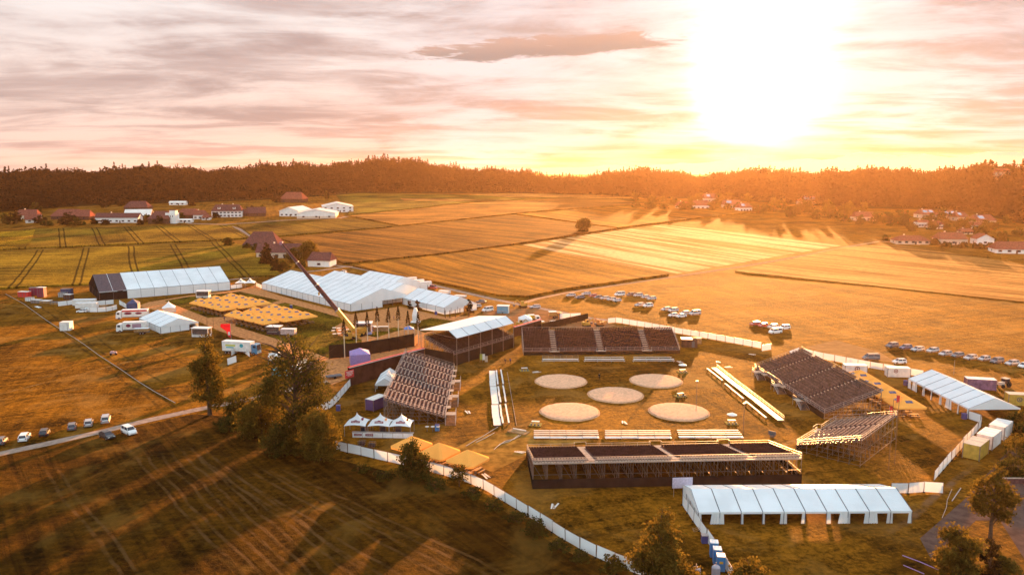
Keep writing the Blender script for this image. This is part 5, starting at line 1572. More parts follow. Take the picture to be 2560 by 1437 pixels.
for i, (x0, x1, y) in enumerate([(1334, 1495, 1081), (1512, 1676, 1081), (1692, 1846, 1080)]):
    t = ('left', 'middle', 'right')[i]
    for j, (dy, w, z, dx) in enumerate([(0, .36, .48, 0), (5.0, .36, .48, 1), (9.5, .36, .48, 1), (15.0, 1.15, .30, 1)]):
        bench_line('%s in the %s block before the nearest grandstand' % (('hindmost narrow white bench', 'second narrow white bench', 'third narrow white bench', 'broad white plank platform')[j], t),
                   (x0 + dx * (i == 2) * j * 1.5, y + dy), (x1 + dx * j * (1 if i < 2 else 4), y + dy), w, z, nseg=4, group='low white benches before the nearest grandstand')
for i, (x0, x1, x2, x3) in enumerate([(1354, 1448, 1372, 1448), (1459, 1563, 1461, 1559), (1581, 1687, 1583, 1679)]):
    t = ('left', 'middle', 'right')[i]
    bench_line('front white bench of the %s set before the far grandstand' % t, (x0, 905), (x1, 905), .34, .45, nseg=3, group='white benches before the far grandstand')
    bench_line('broad white bench of the %s set before the far grandstand' % t, (x0 + 2, 901), (x1 - 2, 901), .9, .45, nseg=3, back=(i == 0), group='white benches before the far grandstand')
    if i: bench_line('back white bench of the %s set before the far grandstand' % t, (x2, 896), (x3, 896), .34, .45, nseg=3, group='white benches before the far grandstand')
for i, (xa, ya, xb, yb) in enumerate([(1230, 929, 1233, 968), (1233, 969, 1238, 1013), (1237, 1015, 1243, 1066)]):
    t = ('far', 'middle', 'near')[i]
    bench_line('broad white plank platform, %s one left of the arena' % t, (xa, ya), (xb, yb), 1.7, .32, nseg=3, group='white benches left of the arena')
    bench_line('narrow white bench in the inner column left of the arena, %s one' % t, (xa + 11 + i, ya), (xb + 12 + i, yb - 4), .42, .45, nseg=3, group='white benches left of the arena')
    bench_line('narrow white bench in the column nearest the rings at left, %s one' % t, (xa + 22 + i * 2, ya - 2), (xb + 25 + i * 2, yb - 5), .38, .45, nseg=3, group='white benches left of the arena')
for i, (a, b) in enumerate([((1785, 922), (1838, 965)), ((1838, 965), (1893, 1007)), ((1893, 1007), (1952, 1054))]):
    t = ('far', 'middle', 'near')[i]
    bench_line('broad white railed platform, %s one right of the arena' % t, a, b, 1.5, .40, nseg=4, back=True, group='white benches right of the arena')
for i, (a, b) in enumerate([((1768, 924), (1806, 954)), ((1812, 962), (1858, 1000)), ((1864, 1006), (1916, 1048))]):
    t = ('far', 'middle', 'near')[i]
    bench_line('narrow white bench, %s one, just inside the right platforms' % t, a, b, .45, .45, nseg=3, group='white benches right of the arena')


def judge(label, px, py, deg, umb=False):
    root = thing('judges_table', label, 'table', P(px, py), R(deg), 'judges tables around the rings')
    add('platform', MB().box((0, 0, .05), (2.7, 2.3, .1)), [mat('olive platform boards', (.30, .23, .07), .8)], root)
    add('table_top', MB().box((0, 0, .8), (1.8, .8, .05)), [WHITEP], root)
    for sx in (-1, 1): add('leg', MB().box((sx * .8, 0, .45), (.06, .6, .68)), [SEAM], root)
    for k in range(3): add('seat', MB().box((-.8 + k * .8, -.85, .28), (.35, .35, .4)), [SEAM], root)
    if umb:
        r_ = MB(); n = 8
        for k in range(n):
            a, b = 6.2832 * k / n, 6.2832 * (k + 1) / n
            r_.face([(1.2 * math.cos(a), 1.2 * math.sin(a), 2.1), (1.2 * math.cos(b), 1.2 * math.sin(b), 2.1), (0, 0, 2.6)])
        add('sunshade', r_, [WHITE], root)
    return root


judge('judges table on a small platform beyond the back left ring', 1311, 926, 10)
judge('judges table with sunshade behind the back right ring', 1706, 930, 10, True)
judge('judges table right of the central ring', 1701, 990, 20)
judge('judges table with sunshade near the front right corner of the arena', 1829, 1058, 0, True)
judge('judges table left of the front left ring', 1339, 1061, -12)

# unused stage boards and hoses
r = thing('board_deck', 'reddish wooden board deck on the ground at the arena corner', 'platform', P(1296, 1080), R(-28))
add('deck', MB().box((0, 0, .12), (4.6, 2.2, .18)), [PALLET], r); add('beam', MB().box((-.2, .9, .32), (3.2, .22, .2)), [WHITEP], r)
for i, q in enumerate([[(1165, 1115), (1190, 1100), (1205, 1092), (1245, 1067)], [(1190, 1106), (1215, 1094), (1236, 1082)], [(1235, 1124), (1250, 1110), (1275, 1103), (1298, 1087)], [(1241, 1118), (1262, 1103), (1285, 1098), (1302, 1088)]]):
    pts = [P(*k) for k in q]; m = MB()
    for a, b in zip(pts, pts[1:]): m.tube(a - pts[0] + Vector((0, 0, .07)), b - pts[0] + Vector((0, 0, .07)), .07, n=5)
    tag(add('pipe', m, [ALU], loc=pts[0]), ('long pale pipe lying nearest the yellow parasols', 'short pale pipe lying beside the long one', 'bent pale pipe running to the board deck, outer one', 'bent pale pipe running to the board deck, inner one')[i], 'pipe')


def line_thing(name, label, cat, pts, r_, m_, z=.06):
    q = [P(*k) for k in pts]; m = MB()
    for a, b in zip(q, q[1:]): m.tube(a - q[0] + Vector((0, 0, z)), b - q[0] + Vector((0, 0, z)), r_, n=5)
    return tag(add(name, m, [m_], loc=q[0]), label, cat)


line_thing('white_hose', 'long white pipe line crossing the left meadow towards the birch', 'hose', [(14, 735), (60, 760), (115, 800), (140, 816), (185, 844), (212, 862), (250, 890), (300, 922), (345, 953), (385, 978), (438, 1007)], .07, ALU)
line_thing('cable', 'thin pale line on the grass between the left benches and the rings', 'cable', [(1268, 930), (1291, 1063)], .05, WOODL)
line_thing('garden_rail', 'violet horizontal rail above the bottom right corner', 'rail', [(2255, 1403), (2300, 1420), (2350, 1442)], .06, PURP, 1.0)
line_thing('garden_rail', 'lower violet rail in the bottom right corner', 'rail', [(2258, 1418), (2310, 1440)], .06, PURP, .4)
line_thing('hose', 'thin pale hose curling over the grass right of the white fence end', 'hose', [(2380, 1222), (2368, 1250), (2366, 1268), (2355, 1295)], .05, WOODL)
line_thing('metal_bars', 'bundle of thin metal bars on the grass by the mauve gravel', 'bars', [(2402, 1220), (2380, 1252)], .08, ALU)


def mast(label, px, py, h, head=True, col=None, name='lamp_mast', cat='mast'):
    r = thing(name, label, cat, P(px, py)); add('shaft', MB().tube((0, 0, 0), (0, 0, h), .06, .045, n=6), [col or STEEL], r)
    if head: add('lamp_head', MB().box((0, 0, h + .1), (.7, .35, .25), rz=.4), [ALU], r)
    return r


mast('thin lamp mast between the two right rings', 1740, 1030, 7.5)
mast('thin lamp mast beside the front right judges table', 1858, 1082, 6.6)
mast('bare thin pole on the meadow beyond the right marquee', 2384, 936, 4.2, False, WOODL)
mast('tall rusty pole behind the corner grandstand, left', 2221, 1175, 14, False, mat('rusty pole', (.25, .12, .06), .7), 'scaffold_pole')
mast('tall rusty pole behind the corner grandstand, right', 2236, 1160, 13, False, MATS['rusty pole'], 'scaffold_pole')
for i, (x, y, y2, c, l) in enumerate([(2238, 1040, 985, RED, 'slim pole with a red flag at the near end of the right grandstand'), (2250, 1036, 991, WHITE, 'slim pole with a white flag right of the red flag'), (2222, 1045, 1012, RED, 'short pole with a small red flag beside the corner grandstand')]):
    p = P(x, y); h = hgt(p, y2); r = thing('flag', l, 'flag', p); add('pole', MB().tube((0, 0, 0), (0, 0, h), .05, n=6), [WOODL], r)
    m = MB(); n = 6
    for k in range(n):
        z0, z1 = h - .2 - k * .38, h - .2 - (k + 1) * .38; o0, o1 = .06 * math.sin(k), .06 * math.sin(k + 1)
        m.slab([(.05, o0, z0), (.75, o0 - .1, z0 - .1), (.72, o1 - .1, z1 - .1), (.05, o1, z1)], .015)
    add('cloth', m, [c], r)
p = P(578, 848); r = thing('beach_flag', 'tall red advertising flag with a white mark beside the birch top', 'flag', p, R(0)); h = hgt(p, 809)
add('pole', MB().tube((0, 0, 0), (0, 0, h), .05, n=6), [ALU], r)
m = MB(); m.slab([(0, 0, h), (-3.3, .1, h - .1), (-3.6, .3, h - 1.2), (-1.6, .2, h - 2.6), (-1.0, 0, 1.0), (0, 0, .6)], .03); add('cloth', m, [mat('bright red cloth', (.72, .02, .03), .6, transl=.3)], r)
add('white_mark', MB().box((-.6, -.08, h * .38), (.7, .03, 1.2)), [WHITEP], r)
p = P(1705, 1241); r = thing('notice_board', 'big blank pale board behind the curtained marquee corner', 'board', p, R(4))
bl = hgt(p, 1219); bh = hgt(p, 1193); add('board', MB().box((0, 0, (bl + bh) / 2), (3.6, .08, bh - bl)), [mat('lilac board', (.50, .42, .50), .6, .15, 3)], r)
for s in (-1, 1): add('leg', MB().box((s * 1.5, .08, bl / 2), (.08, .08, bl)), [STEEL], r)
# line of toilets, bins, posters
for i, (x, y) in enumerate([(1801, 1424), (1792, 1406), (1784, 1389)]):
    r = thing('portable_toilet', 'blue portable toilet along the fence, %s from the camera' % NTH[i], 'toilet', P(x, y), R(-8), 'blue portable toilets')
    add('cabin', MB().box((0, 0, 1.15), (1.15, 1.2, 2.2)), [BLUE], r); add('roof', MB().box((0, 0, 2.3), (1.2, 1.25, .12)), [mat('pale blue plastic', (.45, .60, .68), .5)], r)
    d = add('door', MB().box((0, -.62, 1.1), (.85, .05, 1.9)), [BLUE], r); add('sign', MB().box((0, -.66, 1.45), (.5, .02, .35)), [mat('yellow sign', (.75, .42, .05), .5)], d)
for i, (x, y) in enumerate([(1740, 1450), (1789, 1446)]):
    r = thing('round_urinal', 'grey domed urinal cabin at the bottom edge, %s one' % ('left', 'right')[i], 'toilet', P(x, y)); m = MB()
    m.tube((0, 0, 0), (0, 0, 1.7), .6, n=12)
    for k in range(4): m.tube((0, 0, 1.7 + k * .12), (0, 0, 1.82 + k * .12), .6 * math.cos(k * .38), .6 * math.cos((k + 1) * .38), n=12, cap=False)
    add('cabin', m, [mat('lilac grey plastic', (.42, .38, .42), .5)], r); add('vent', MB().tube((0, 0, 2.1), (0, 0, 2.5), .06, n=6), [STEEL], r)
binm = mat('dark blue bin', (.05, .06, .20), .5)
for i, (x, y, l) in enumerate([(1761, 1356, 'blue rubbish bin beside the fence above the blue toilets'), (2410, 1047, 'blue rubbish bin at the fence corner of the right marquee'), (2264, 963, 'violet bin at the far corner of the right marquee'), (846, 1026, 'dark bin behind the curved fence near the trees'),
                               (728, 770, 'blue bin on the wood chips beside the first hall'), (1090, 787, 'blue bin beside the side marquee wall'), (1093, 1076, 'light blue bin under the plank grandstand')]):
    r = thing('rubbish_bin', l, 'bin', P(x, y)); m = MB(); m.box((0, 0, .65), (.9, .8, 1.2)); add('body', m, [binm if i != 6 else BLUE], r); add('lid', MB().box((0, .02, 1.3), (.98, .9, .12)), [ALU if i in (0, 4) else binm], r)
r = thing('garden_chair_stack', 'tipped wooden frame lying against the fence above the bin', 'frame', P(1743, 1330)); m = MB()
for k in range(3): m.tube((-.5, k * .5, .1), (.6, k * .5, .5), .04, n=4); m.tube((-.5, 0, .1 + k * .12), (-.5, 1.0, .1 + k * .12), .04, n=4)
add('frame_bars', m, [PALLET], r)
for i, x in enumerate((1068, 1082, 1095)):
    r = thing('stand_up_table', 'tall round table under the plank grandstand, %s from the left' % NTH[i], 'table', P(x, 1078), 0, 'tall round tables under the plank grandstand')
    add('table_top', MB().tube((0, 0, 1.1), (0, 0, 1.15), .42, n=12), [WHITEP], r); add('post', MB().tube((0, 0, 0), (0, 0, 1.1), .05, n=6), [SEAM], r)
for i, (x, c, l) in enumerate([(1203, mat('green poster', (.35, .33, .05), .6), 'yellow green poster column under the roofed grandstand'), (1209, WHITEP, 'white poster column under the roofed grandstand'), (1216, WOODL, 'pale leaning board right of the poster columns')]):
    r = thing('poster_stand', l, 'sign', P(x, 905)); add('panel', MB().box((0, 0, 1.6 if i < 2 else 1.0), (.8, .12, 1.8)), [c], r)
    for s in (-1, 1): add('leg', MB().box((s * .35, .1, .6), (.07, .07, 1.2)), [STEEL], r)
r = thing('screen_board', 'small black board leaning near the corner grandstand', 'screen', P(1930, 1092), R(-40)); add('panel', MB().box((0, 0, .9), (1.6, .15, .9)), [SEAM], r); add('foot', MB().box((0, 0, .25), (.9, .4, .4)), [STEEL], r)
for i, (x, y) in enumerate([(905, 1112), (930, 1116)]):
    r = thing('wire_cage', 'violet grey wire crate behind the long fence, %s one' % ('left', 'right')[i], 'crate', P(x, y), R(-12)); m = MB()
    for a in range(5):
        for yy in (-.45, .45): m.tube((-.7 + a * .35, yy, .1), (-.7 + a * .35, yy, 1.0), .03, n=4)
    for zz in (.1, .55, 1.0):
        for yy in (-.45, .45): m.tube((-.7, yy, zz), (.7, yy, zz), .03, n=4)
    add('mesh_frame', m, [STEEL], r); add('load', MB().box((0, 0, .4), (1.2, .7, .55)), [SEATP], r)


# people: one skinned body each
def person(label, px, py, deg, shirt, trousers, stride=.12, group=None, arm=.0):
    p = P(px, py); root = thing('person', label, 'person', p, R(deg), group)
    J = {'pel': (0, 0, .95), 'spine': (0, 0, 1.18), 'chest': (0, .01, 1.38), 'neck': (0, 0, 1.52), 'head': (0, -.02, 1.63), 'crown': (0, 0, 1.74),
         'shl': (-.18, 0, 1.43), 'ell': (-.25, .02, 1.15), 'wrl': (-.26, -.08 - arm, .92 + arm), 'hal': (-.26, -.11 - arm, .84 + arm),
         'shr': (.18, 0, 1.43), 'elr': (.25, .02, 1.15), 'wrr': (.26, -.08, .92), 'har': (.26, -.11, .84),
         'hpl': (-.1, 0, .90), 'knl': (-.11, -stride, .50), 'anl': (-.11, -stride * .8, .09), 'tol': (-.12, -stride * .8 - .18, .03),
         'hpr': (.1, 0, .90), 'knr': (.11, stride * .6, .50), 'anr': (.11, stride * 1.4, .10), 'tor': (.12, stride * 1.4 - .17, .03)}
    E = [('pel', 'spine'), ('spine', 'chest'), ('chest', 'neck'), ('neck', 'head'), ('head', 'crown'), ('chest', 'shl'), ('shl', 'ell'), ('ell', 'wrl'), ('wrl', 'hal'), ('chest', 'shr'), ('shr', 'elr'), ('elr', 'wrr'), ('wrr', 'har'),
         ('pel', 'hpl'), ('hpl', 'knl'), ('knl', 'anl'), ('anl', 'tol'), ('pel', 'hpr'), ('hpr', 'knr'), ('knr', 'anr'), ('anr', 'tor')]
    RD = {'pel': .15, 'spine': .135, 'chest': .16, 'neck': .055, 'head': .095, 'crown': .07, 'sh': .07, 'el': .05, 'wr': .035, 'ha': .045, 'hp': .095, 'kn': .06, 'an': .045, 'to': .04}
    ks = list(J); me = bpy.data.meshes.new('body'); me.from_pydata([J[k] for k in ks], [(ks.index(a), ks.index(b)) for a, b in E], [])
    o = bpy.data.objects.new('body', me); COL.objects.link(o)
    sk = o.modifiers.new('skin', 'SKIN'); sk.use_smooth_shade = True
    for k, v in zip(ks, me.skin_vertices[0].data): r_ = RD.get(k, RD.get(k[:2])); v.radius = (r_, r_); v.use_root = (k == 'pel')
    o.modifiers.new('sub', 'SUBSURF').levels = 1
    dg = bpy.context.evaluated_depsgraph_get(); m2 = bpy.data.meshes.new_from_object(o.evaluated_get(dg)); bpy.data.objects.remove(o)
    m2.materials.clear()
    for mm in (mat('skin', (.42, .24, .16), .6), shirt, trousers): m2.materials.append(mm)
    for f in m2.polygons:
        z = f.center.z; f.material_index = 0 if z > 1.5 or (z < 1.0 and abs(f.center.x) > .2) else (1 if z > .93 else 2)
    ob = add('body', m2, parent=root)
    hr = MB()
    for k in range(3): hr.tube((0, .01, 1.66 + k * .045), (0, .01, 1.705 + k * .045), .115 - k * .012 - .02 * (k == 2), .115 - (k + 1) * .022, n=10)
    add('hair', hr, [mat('dark hair', (.03, .02, .015), .7)], root)
    return root


DKC = mat('dark clothes', (.03, .025, .03), .8); BLC = mat('blue clothes', (.06, .06, .14), .8); LTC = mat('light shirt', (.5, .45, .4), .8)
person('person in dark clothes walking between the two back rings', 1498, 948, 200, DKC, DKC)
person('person in blue standing right of the other below the roofed grandstand', 1276, 909, 160, BLC, DKC, .05)
person('person in black standing left of the other below the roofed grandstand', 1263, 910, 20, DKC, DKC, .05)
person('person in a light shirt at the small path between the parasol blocks', 561, 802, 60, BLC, DKC)
person('person in dark clothes by the gateway behind the right grandstand', 2125, 909, 0, DKC, DKC, .05)

person('person in blue crossing the wood chips before the side marquee', 985, 800, 90, BLC, DKC)
person('person in dark clothes beside the white van at the side marquee', 1240, 786, 30, DKC, BLC)
gc = random.Random(77)
for i, (x, y, w) in enumerate([(1880, 886, 'behind the right end of the far grandstand'), (1795, 905, 'on the grass left of the right grandstand'), (1820, 918, 'before the far end of the right platforms'), (1340, 930, 'near the back left judges table'), (1170, 1030, 'right of the plank grandstand'), (1215, 1190, 'on the churned ground below the pipes'),
                               (1560, 1056, 'between the two front rings'), (1700, 905, 'right of the far white benches'), (1385, 1265, 'inside the long white fence'), (1300, 1130, 'left of the nearest grandstand')]):
    r = thing('board_pile', 'small pile of pale boards lying %s' % w, 'boards', P(x, y), gc.uniform(0, 3))
    for k in range(3): add('board', MB().box((gc.uniform(-.2, .2), (k - 1) * .35, .06 + .02 * k), (gc.uniform(1.6, 2.6), .28, .06), rz=gc.uniform(-.3, .3)), [WOODL if k % 2 else WHITEP], r)

# ------------------------------------------------------------------ crane
cb = P(886, 846); ct_h = hgt(cb, 607)
r = thing('mobile_crane', 'big yellow mobile crane with a long raised brown boom', 'crane', cb, 0)
tipx = (703 - 1280) / FPX; tip_y = 8.0
# boom in the plane facing the camera, leaning left
by = cb.y + 6.0; zt = None
d = ray(703, 608); t = by / d.y; tip = Vector((d.x * t, by, CAM_H + d.z * t)) - cb
foot = Vector((0, 0, 2.6))
def bp_(f): return foot.lerp(tip, f)
ax = (tip - foot).normalized()
def boomsec(name, f0, f1, w, m, parent=r):
    a, b = bp_(f0), bp_(f1); mb = MB(); side = Vector((0, 1, 0)); up = ax.cross(side).normalized()
    co = []
    for c in (a, b): co.append([c + side * sx * w + up * sz * w * 1.25 for sx, sz in ((-1, -1), (1, -1), (1, .6), (.55, 1), (-.55, 1), (-1, .6))])
    for k in range(6): j = (k + 1) % 6; mb.face([co[0][k], co[0][j], co[1][j], co[1][k]])
    mb.face(co[0]); mb.face(co[1][::-1])
    o = add(name, mb, [m], parent)
    cl = MB(); e = bp_(f1 - .006)
    cc = [[c + side * sx * (w + .06) + up * sz * (w + .06) * 1.25 for sx, sz in ((-1, -1), (1, -1), (1, .6), (.55, 1), (-.55, 1), (-1, .6))] for c in (e, bp_(f1 + .004))]
    for k in range(6): j = (k + 1) % 6; cl.face([cc[0][k], cc[0][j], cc[1][j], cc[1][k]])
    cl.face(cc[0]); cl.face(cc[1][::-1]); add('collar', cl, [STEEL], o)
    return o
boomsec('boom_section', 0, .235, .62, CRANEY); boomsec('boom_section', .235, .52, .52, CRANED); boomsec('boom_section', .52, .78, .44, CRANED); boomsec('boom_section', .78, 1.0, .36, CRANED)
add('boom_head', MB().box(tip, (1.0, .9, 1.1)), [mat('violet steel head', (.22, .10, .16), .5)], r)
m = MB(); q0 = tip + Vector((.1, -.4, -.4))
for k in range(12):
    a, b = q0.lerp(bp_(.50) + Vector((.6, -.9, -1.6)), k / 12), q0.lerp(bp_(.50) + Vector((.6, -.9, -1.6)), (k + 1) / 12)
    m.tube(a, b, .05, n=4)
add('hoist_rope', m, [STEEL], r)
hk = add('hook_block', MB().box(bp_(.50) + Vector((.6, -.9, -2.2)), (.5, .4, 1.0)), [CRANEY], r)
PH = 1.15
def cr(x, y, z): return (x * math.cos(PH) - y * math.sin(PH) + .8, x * math.sin(PH) + y * math.cos(PH) + 3.0, z)
add('superstructure', MB().box(cr(1.6, .2, 2.2), (5.0, 2.5, 1.4), rz=PH).box(cr(4.0, .2, 2.3), (1.5, 2.7, 1.7), rz=PH), [CRANEY], r)
c = add('cab', MB().box((-1.3, -.9, 2.4), (1.5, 1.3, 1.7)), [CRANEY], r); add('window', MB().box((-1.35, -1.57, 2.65), (1.1, .04, .9)), [GLASS], c)
add('chassis', MB().box(cr(.5, 0, 1.0), (11.5, 2.6, .7), rz=PH), [CRANEY], r)
dc = add('driver_cab', MB().box(cr(-6.2, 0, 1.6), (2.0, 2.5, 2.0), rz=PH), [CRANEY], r); add('window', MB().box(cr(-7.22, 0, 1.95), (.04, 2.0, .8), rz=PH), [GLASS], dc)
add('luffing_cylinder', MB().tube((-1.0, .3, 2.3), bp_(.16) + Vector((0, .3, -.4)), .2, n=8), [STEEL], r)
for k in range(5):
    for s in (-1, 1): add('wheel', MB().tube((0, -.25, 0), (0, .25, 0), .62, n=14), [RUBBER], r, cr(-5.0 + k * 2.1 + (1.0 if k > 1 else 0), s * 1.1, .64), PH)
for sx in (-3.8, 4.6):
    for s in (-1, 1): add('outrigger', MB().box(cr(sx, s * 2.3, .9), (.35, 2.2, .3), rz=PH).box(cr(sx, s * 3.3, .45), (.3, .3, .9), rz=PH), [CRANEY], r)


# ------------------------------------------------------------------ diggers and yard things
def digger(label, px, py, deg, c=None, sc_=1.0):
    c = c or mat('digger yellow', (.58, .30, .05), .5); r = thing('digger', label, 'digger', P(px, py), R(deg)); r.scale = (sc_,) * 3
    for s in (-1, 1):
        m = MB(); pr = [(-1.5, .15), (-1.2, 0), (1.2, 0), (1.5, .15), (1.5, .55), (1.2, .7), (-1.2, .7), (-1.5, .55)]
        lo = [(x, s * .95 - .25, z) for x, z in pr]; hi = [(x, s * .95 + .25, z) for x, z in pr]
        m.face(lo); m.face(hi[::-1])
        for k in range(8): j = (k + 1) % 8; m.face([lo[k], lo[j], hi[j], hi[k]])
        add('track', m, [RUBBER], r)
    add('upper_body', MB().box((-.3, 0, 1.2), (2.6, 2.2, .9)).box((-1.3, 0, 1.5), (.8, 2.2, 1.1)), [c], r)
    cb_ = add('cab', MB().box((.5, .55, 2.1), (1.2, 1.0, 1.3)), [c], r); add('window', MB().box((.55, .03, 2.2), (.9, .04, .8)), [GLASS], cb_)
    add('boom_arm', MB().tube((.8, -.3, 1.5), (2.6, -.3, 3.2), .2, n=5).tube((2.6, -.3, 3.2), (4.0, -.3, 1.6), .16, n=5), [c], r)
    add('bucket', MB().prism([(3.6, -.8), (4.3, -.8), (4.3, .2), (3.6, .2)], .5, 1.3), [SEAM], r)
    return r


digger('yellow digger at the junction of the two field tracks', 1308, 768, 195)
digger('yellow digger left of the bushes behind the far grandstand', 1466, 816, 20, None, .9)
digger('orange loader behind the far grandstand beside the white fence', 1500, 815, 150, mat('orange machine', (.55, .20, .05), .5), .9)
digger('small yellow loader behind the white pavilion', 1300, 815, 10, None, .8)
lorry('orange site lorry beside the white screens at the track', 1388, 795, 10, 5.2, 2.2, 2.6, MATS['orange machine'], mat('orange tipper', (.5, .22, .06), .5))
lorry('low yellow site trailer left of the yard cars', 1345, 815, 15, 5.0, 2.0, 1.7, PA['grey'], CONT, None, 'trailer', False)
lorry('pale site van behind the white pavilion', 1335, 802, 10, 4.6, 2.0, 2.4, PA['white'], CONT)
r = thing('tractor', 'small pale tractor at the right edge beyond the containers', 'tractor', P(2509, 967), R(200))
add('bonnet', MB().box((1.0, 0, 1.1), (1.8, .9, .8)), [PLASTC], r); c = add('cab', MB().box((-.5, 0, 1.6), (1.4, 1.4, 1.2)), [GLASS], r); add('cab_roof', MB().box((-.5, 0, 2.35), (1.6, 1.6, .15)), [PLASTC], c)
for x, rr_ in ((-.7, .8), (1.4, .5)):
    for s in (-1, 1): add('wheel', MB().tube((x, s * .75, rr_), (x, s * 1.1, rr_), rr_, n=14), [RUBBER], r)
r = thing('site_hut', 'small dark site cabin with a white roof behind the right end of the far grandstand', 'hut', P(1722, 866), R(-6))
add('wall', MB().box((0, 0, 1.3), (5.0, 3.2, 2.6)), [TIMBER], r); add('roof', MB().box((-.8, 0, 2.68), (3.6, 3.4, .15)), [ROOFW], r); add('door', MB().box((1.2, -1.62, 1.05), (.9, .05, 2.0)), [SEAM], r)
r = thing('crate_stack', 'brown crate stack beside the dark site cabin', 'crates', P(1742, 858)); add('crates', MB().box((0, 0, .9), (2.6, 2.0, 1.8)), [PALLET], r); add('cover', MB().box((0, 0, 1.85), (2.7, 2.1, .08)), [SEAM], r)
# round bins behind the screen
for i, x in enumerate((219, 241, 260)):
    r = thing('cable_drum', 'round brown drum behind the curved screen, %s from the left' % NTH[i], 'drum', P(x, 772), 0, 'round drums behind the curved screen')
    add('rim_plate', MB().tube((0, 0, 1.3), (0, 0, 1.45), 1.5, n=18), [PALLET], r); add('core', MB().tube((0, 0, 0), (0, 0, 1.3), 1.1, n=14), [SEAM], r)
# stores left of the black marquee bays
sm = [PA['white'], RED, TIMBER, PALLET, NAVY, CONTW, BURG, STEEL, SEAM]
for i, (x, y, L, w, h, c, l) in enumerate([(62, 742, 5.0, 2.4, 2.4, RED, 'red container leftmost in the store yard'), (88, 738, 4.0, 2.4, 3.6, BURG, 'dark red tall container in the store yard'), (105, 742, 3.2, 2.4, 4.4, BURG, 'dark red cabinet stack right of the tall container'),
                                           (75, 752, 3.0, 2.0, 1.6, PA['white'], 'white crate in front of the red container'), (92, 757, 4.0, 2.0, 1.4, STEEL, 'steel crate at the front of the store yard'), (168, 738, 4.6, 2.4, 3.0, NAVY, 'dark blue container left of the black marquee'),
                                           (172, 748, 3.6, 2.2, 2.2, TIMBER, 'dark box in front of the dark blue container'), (158, 742, 3.4, 2.0, 2.0, PA['silver'], 'silver box left of the dark blue container'), (112, 757, 5.6, 2.6, 1.0, PALLET, 'low pallet pile in the store yard'), (138, 760, 3.6, 2.0, .9, PALLET, 'flat pallet pile right of the low one')]):
    r = thing('store_box', l, 'container', P(x, y), R(rnd.uniform(-15, 15)))
    add('body', MB().box((0, 0, h / 2), (L, w, h)), [c], r); add('lid', MB().box((0, 0, h + .05), (L + .1, w + .1, .1)), [SEAM if i % 2 else CONTW], r)
    for k in range(3): add('rib', MB().box((-L / 3 + k * L / 3, -w / 2 - .03, h / 2), (.12, .06, h * .9)), [SEAM], r)
r = thing('plastic_sheet', 'white plastic sheet lying below the store yard', 'sheet', P(95, 768), R(-40)); add('sheet', MB().box((0, 0, .12), (4.5, 1.2, .1)), [WHITE], r)
r = thing('quad_bike', 'small pale quad vehicle alone on the left meadow', 'quad', P(284, 887), R(20)); add('body', MB().box((0, 0, .75), (1.9, .7, .5)).box((-.3, 0, 1.1), (.9, .5, .3)), [mat('pinkish plastic', (.5, .3, .3), .5)], r)
for x in (-.7, .7):
    for s in (-1, 1): add('wheel', MB().tube((x, s * .35, .35), (x, s * .6, .35), .35, n=10), [RUBBER], r)
add('handlebar', MB().tube((.4, -.4, 1.3), (.4, .4, 1.3), .04, n=5).tube((.4, 0, .9), (.4, 0, 1.3), .04, n=5), [SEAM], r)
# table group on the terrace left of the crane and high tables on the chips
g_ = random.Random(9)
for i in range(14):
    x = 836 + (i % 5) * 13 + g_.uniform(-3, 3); y = 826 + (i // 5) * 7 + g_.uniform(-1.5, 1.5) - (i % 5) * .8
    r = thing('terrace_table', 'small white round table on the terrace left of the crane', 'table', P(x, y), 0, 'white round tables left of the crane')
    add('table_top', MB().tube((0, 0, .95), (0, 0, 1.0), .75, n=10), [WHITEP], r); add('post', MB().tube((0, 0, 0), (0, 0, .95), .06, n=5), [SEAM], r)
for i, (x, y) in enumerate([(933, 826), (942, 828), (952, 827), (965, 827)]):
    r = thing('drinks_counter', 'small white topped counter on the wood chips right of the bar, %s one' % NTH[i], 'counter', P(x, y), 0, 'small counters right of the bar')
    add('cabinet', MB().box((0, 0, .8), (1.8, 1.1, 1.6)), [PALLET], r); add('counter_top', MB().box((0, 0, 1.65), (2.0, 1.3, .1)), [WHITEP], r)
tree('small fir at the right end of the side marquee', 1172, 784, 6.5, 4.0, 'cone', 600, .3, LEAFD, 401, base=.08)
tree('potted fir beside the entrance of the side marquee', 1043, 776, 5.0, 3.4, 'cone', 500, .3, LEAFD, 402, base=.08)
tree('potted fir left of the side marquee entrance', 1023, 772, 4.0, 3.0, 'cone', 400, .28, LEAFD, 403, base=.08)
for i, (x, y) in enumerate([(1113, 795), (1125, 795), (1138, 793), (1150, 790), (1160, 788), (1172, 792)]):
    r = thing('timber_post', 'short dark timber post before the side marquee, %s from the left' % NTH[i], 'post', P(x, y), 0, 'timber posts before the side marquee')
    add('post', MB().tube((0, 0, 0), (0, 0, 3.0), .16, n=6), [TIMBER], r); add('cap', MB().tube((0, 0, 3.0), (0, 0, 3.1), .2, n=6), [PALLET], r)
r = thing('statue', 'tall white draped figure shape on the wood chips behind the poles', 'statue', P(1039, 805)); m = MB()
for z0, z1, a, b in ((0, .3, 1.7, 1.6), (.3, 2.6, 1.1, 1.3), (2.6, 4.6, 1.3, .8), (4.6, 5.6, .8, .45)): m.tube((0, 0, z0), (0, 0, z1), a, b, n=10)
add('figure', m, [WHITE], r); add('plinth', MB().box((0, 0, .1), (3.6, 3.2, .2)), [WHITEP], r)
for i, (x, y) in enumerate([(518, 815), (534, 822)]):
    mast('dark wooden post beside the path by the service trailer, %s one' % ('left', 'right')[i], x, y, 4.6, False, TIMBER, 'wooden_post', 'post')
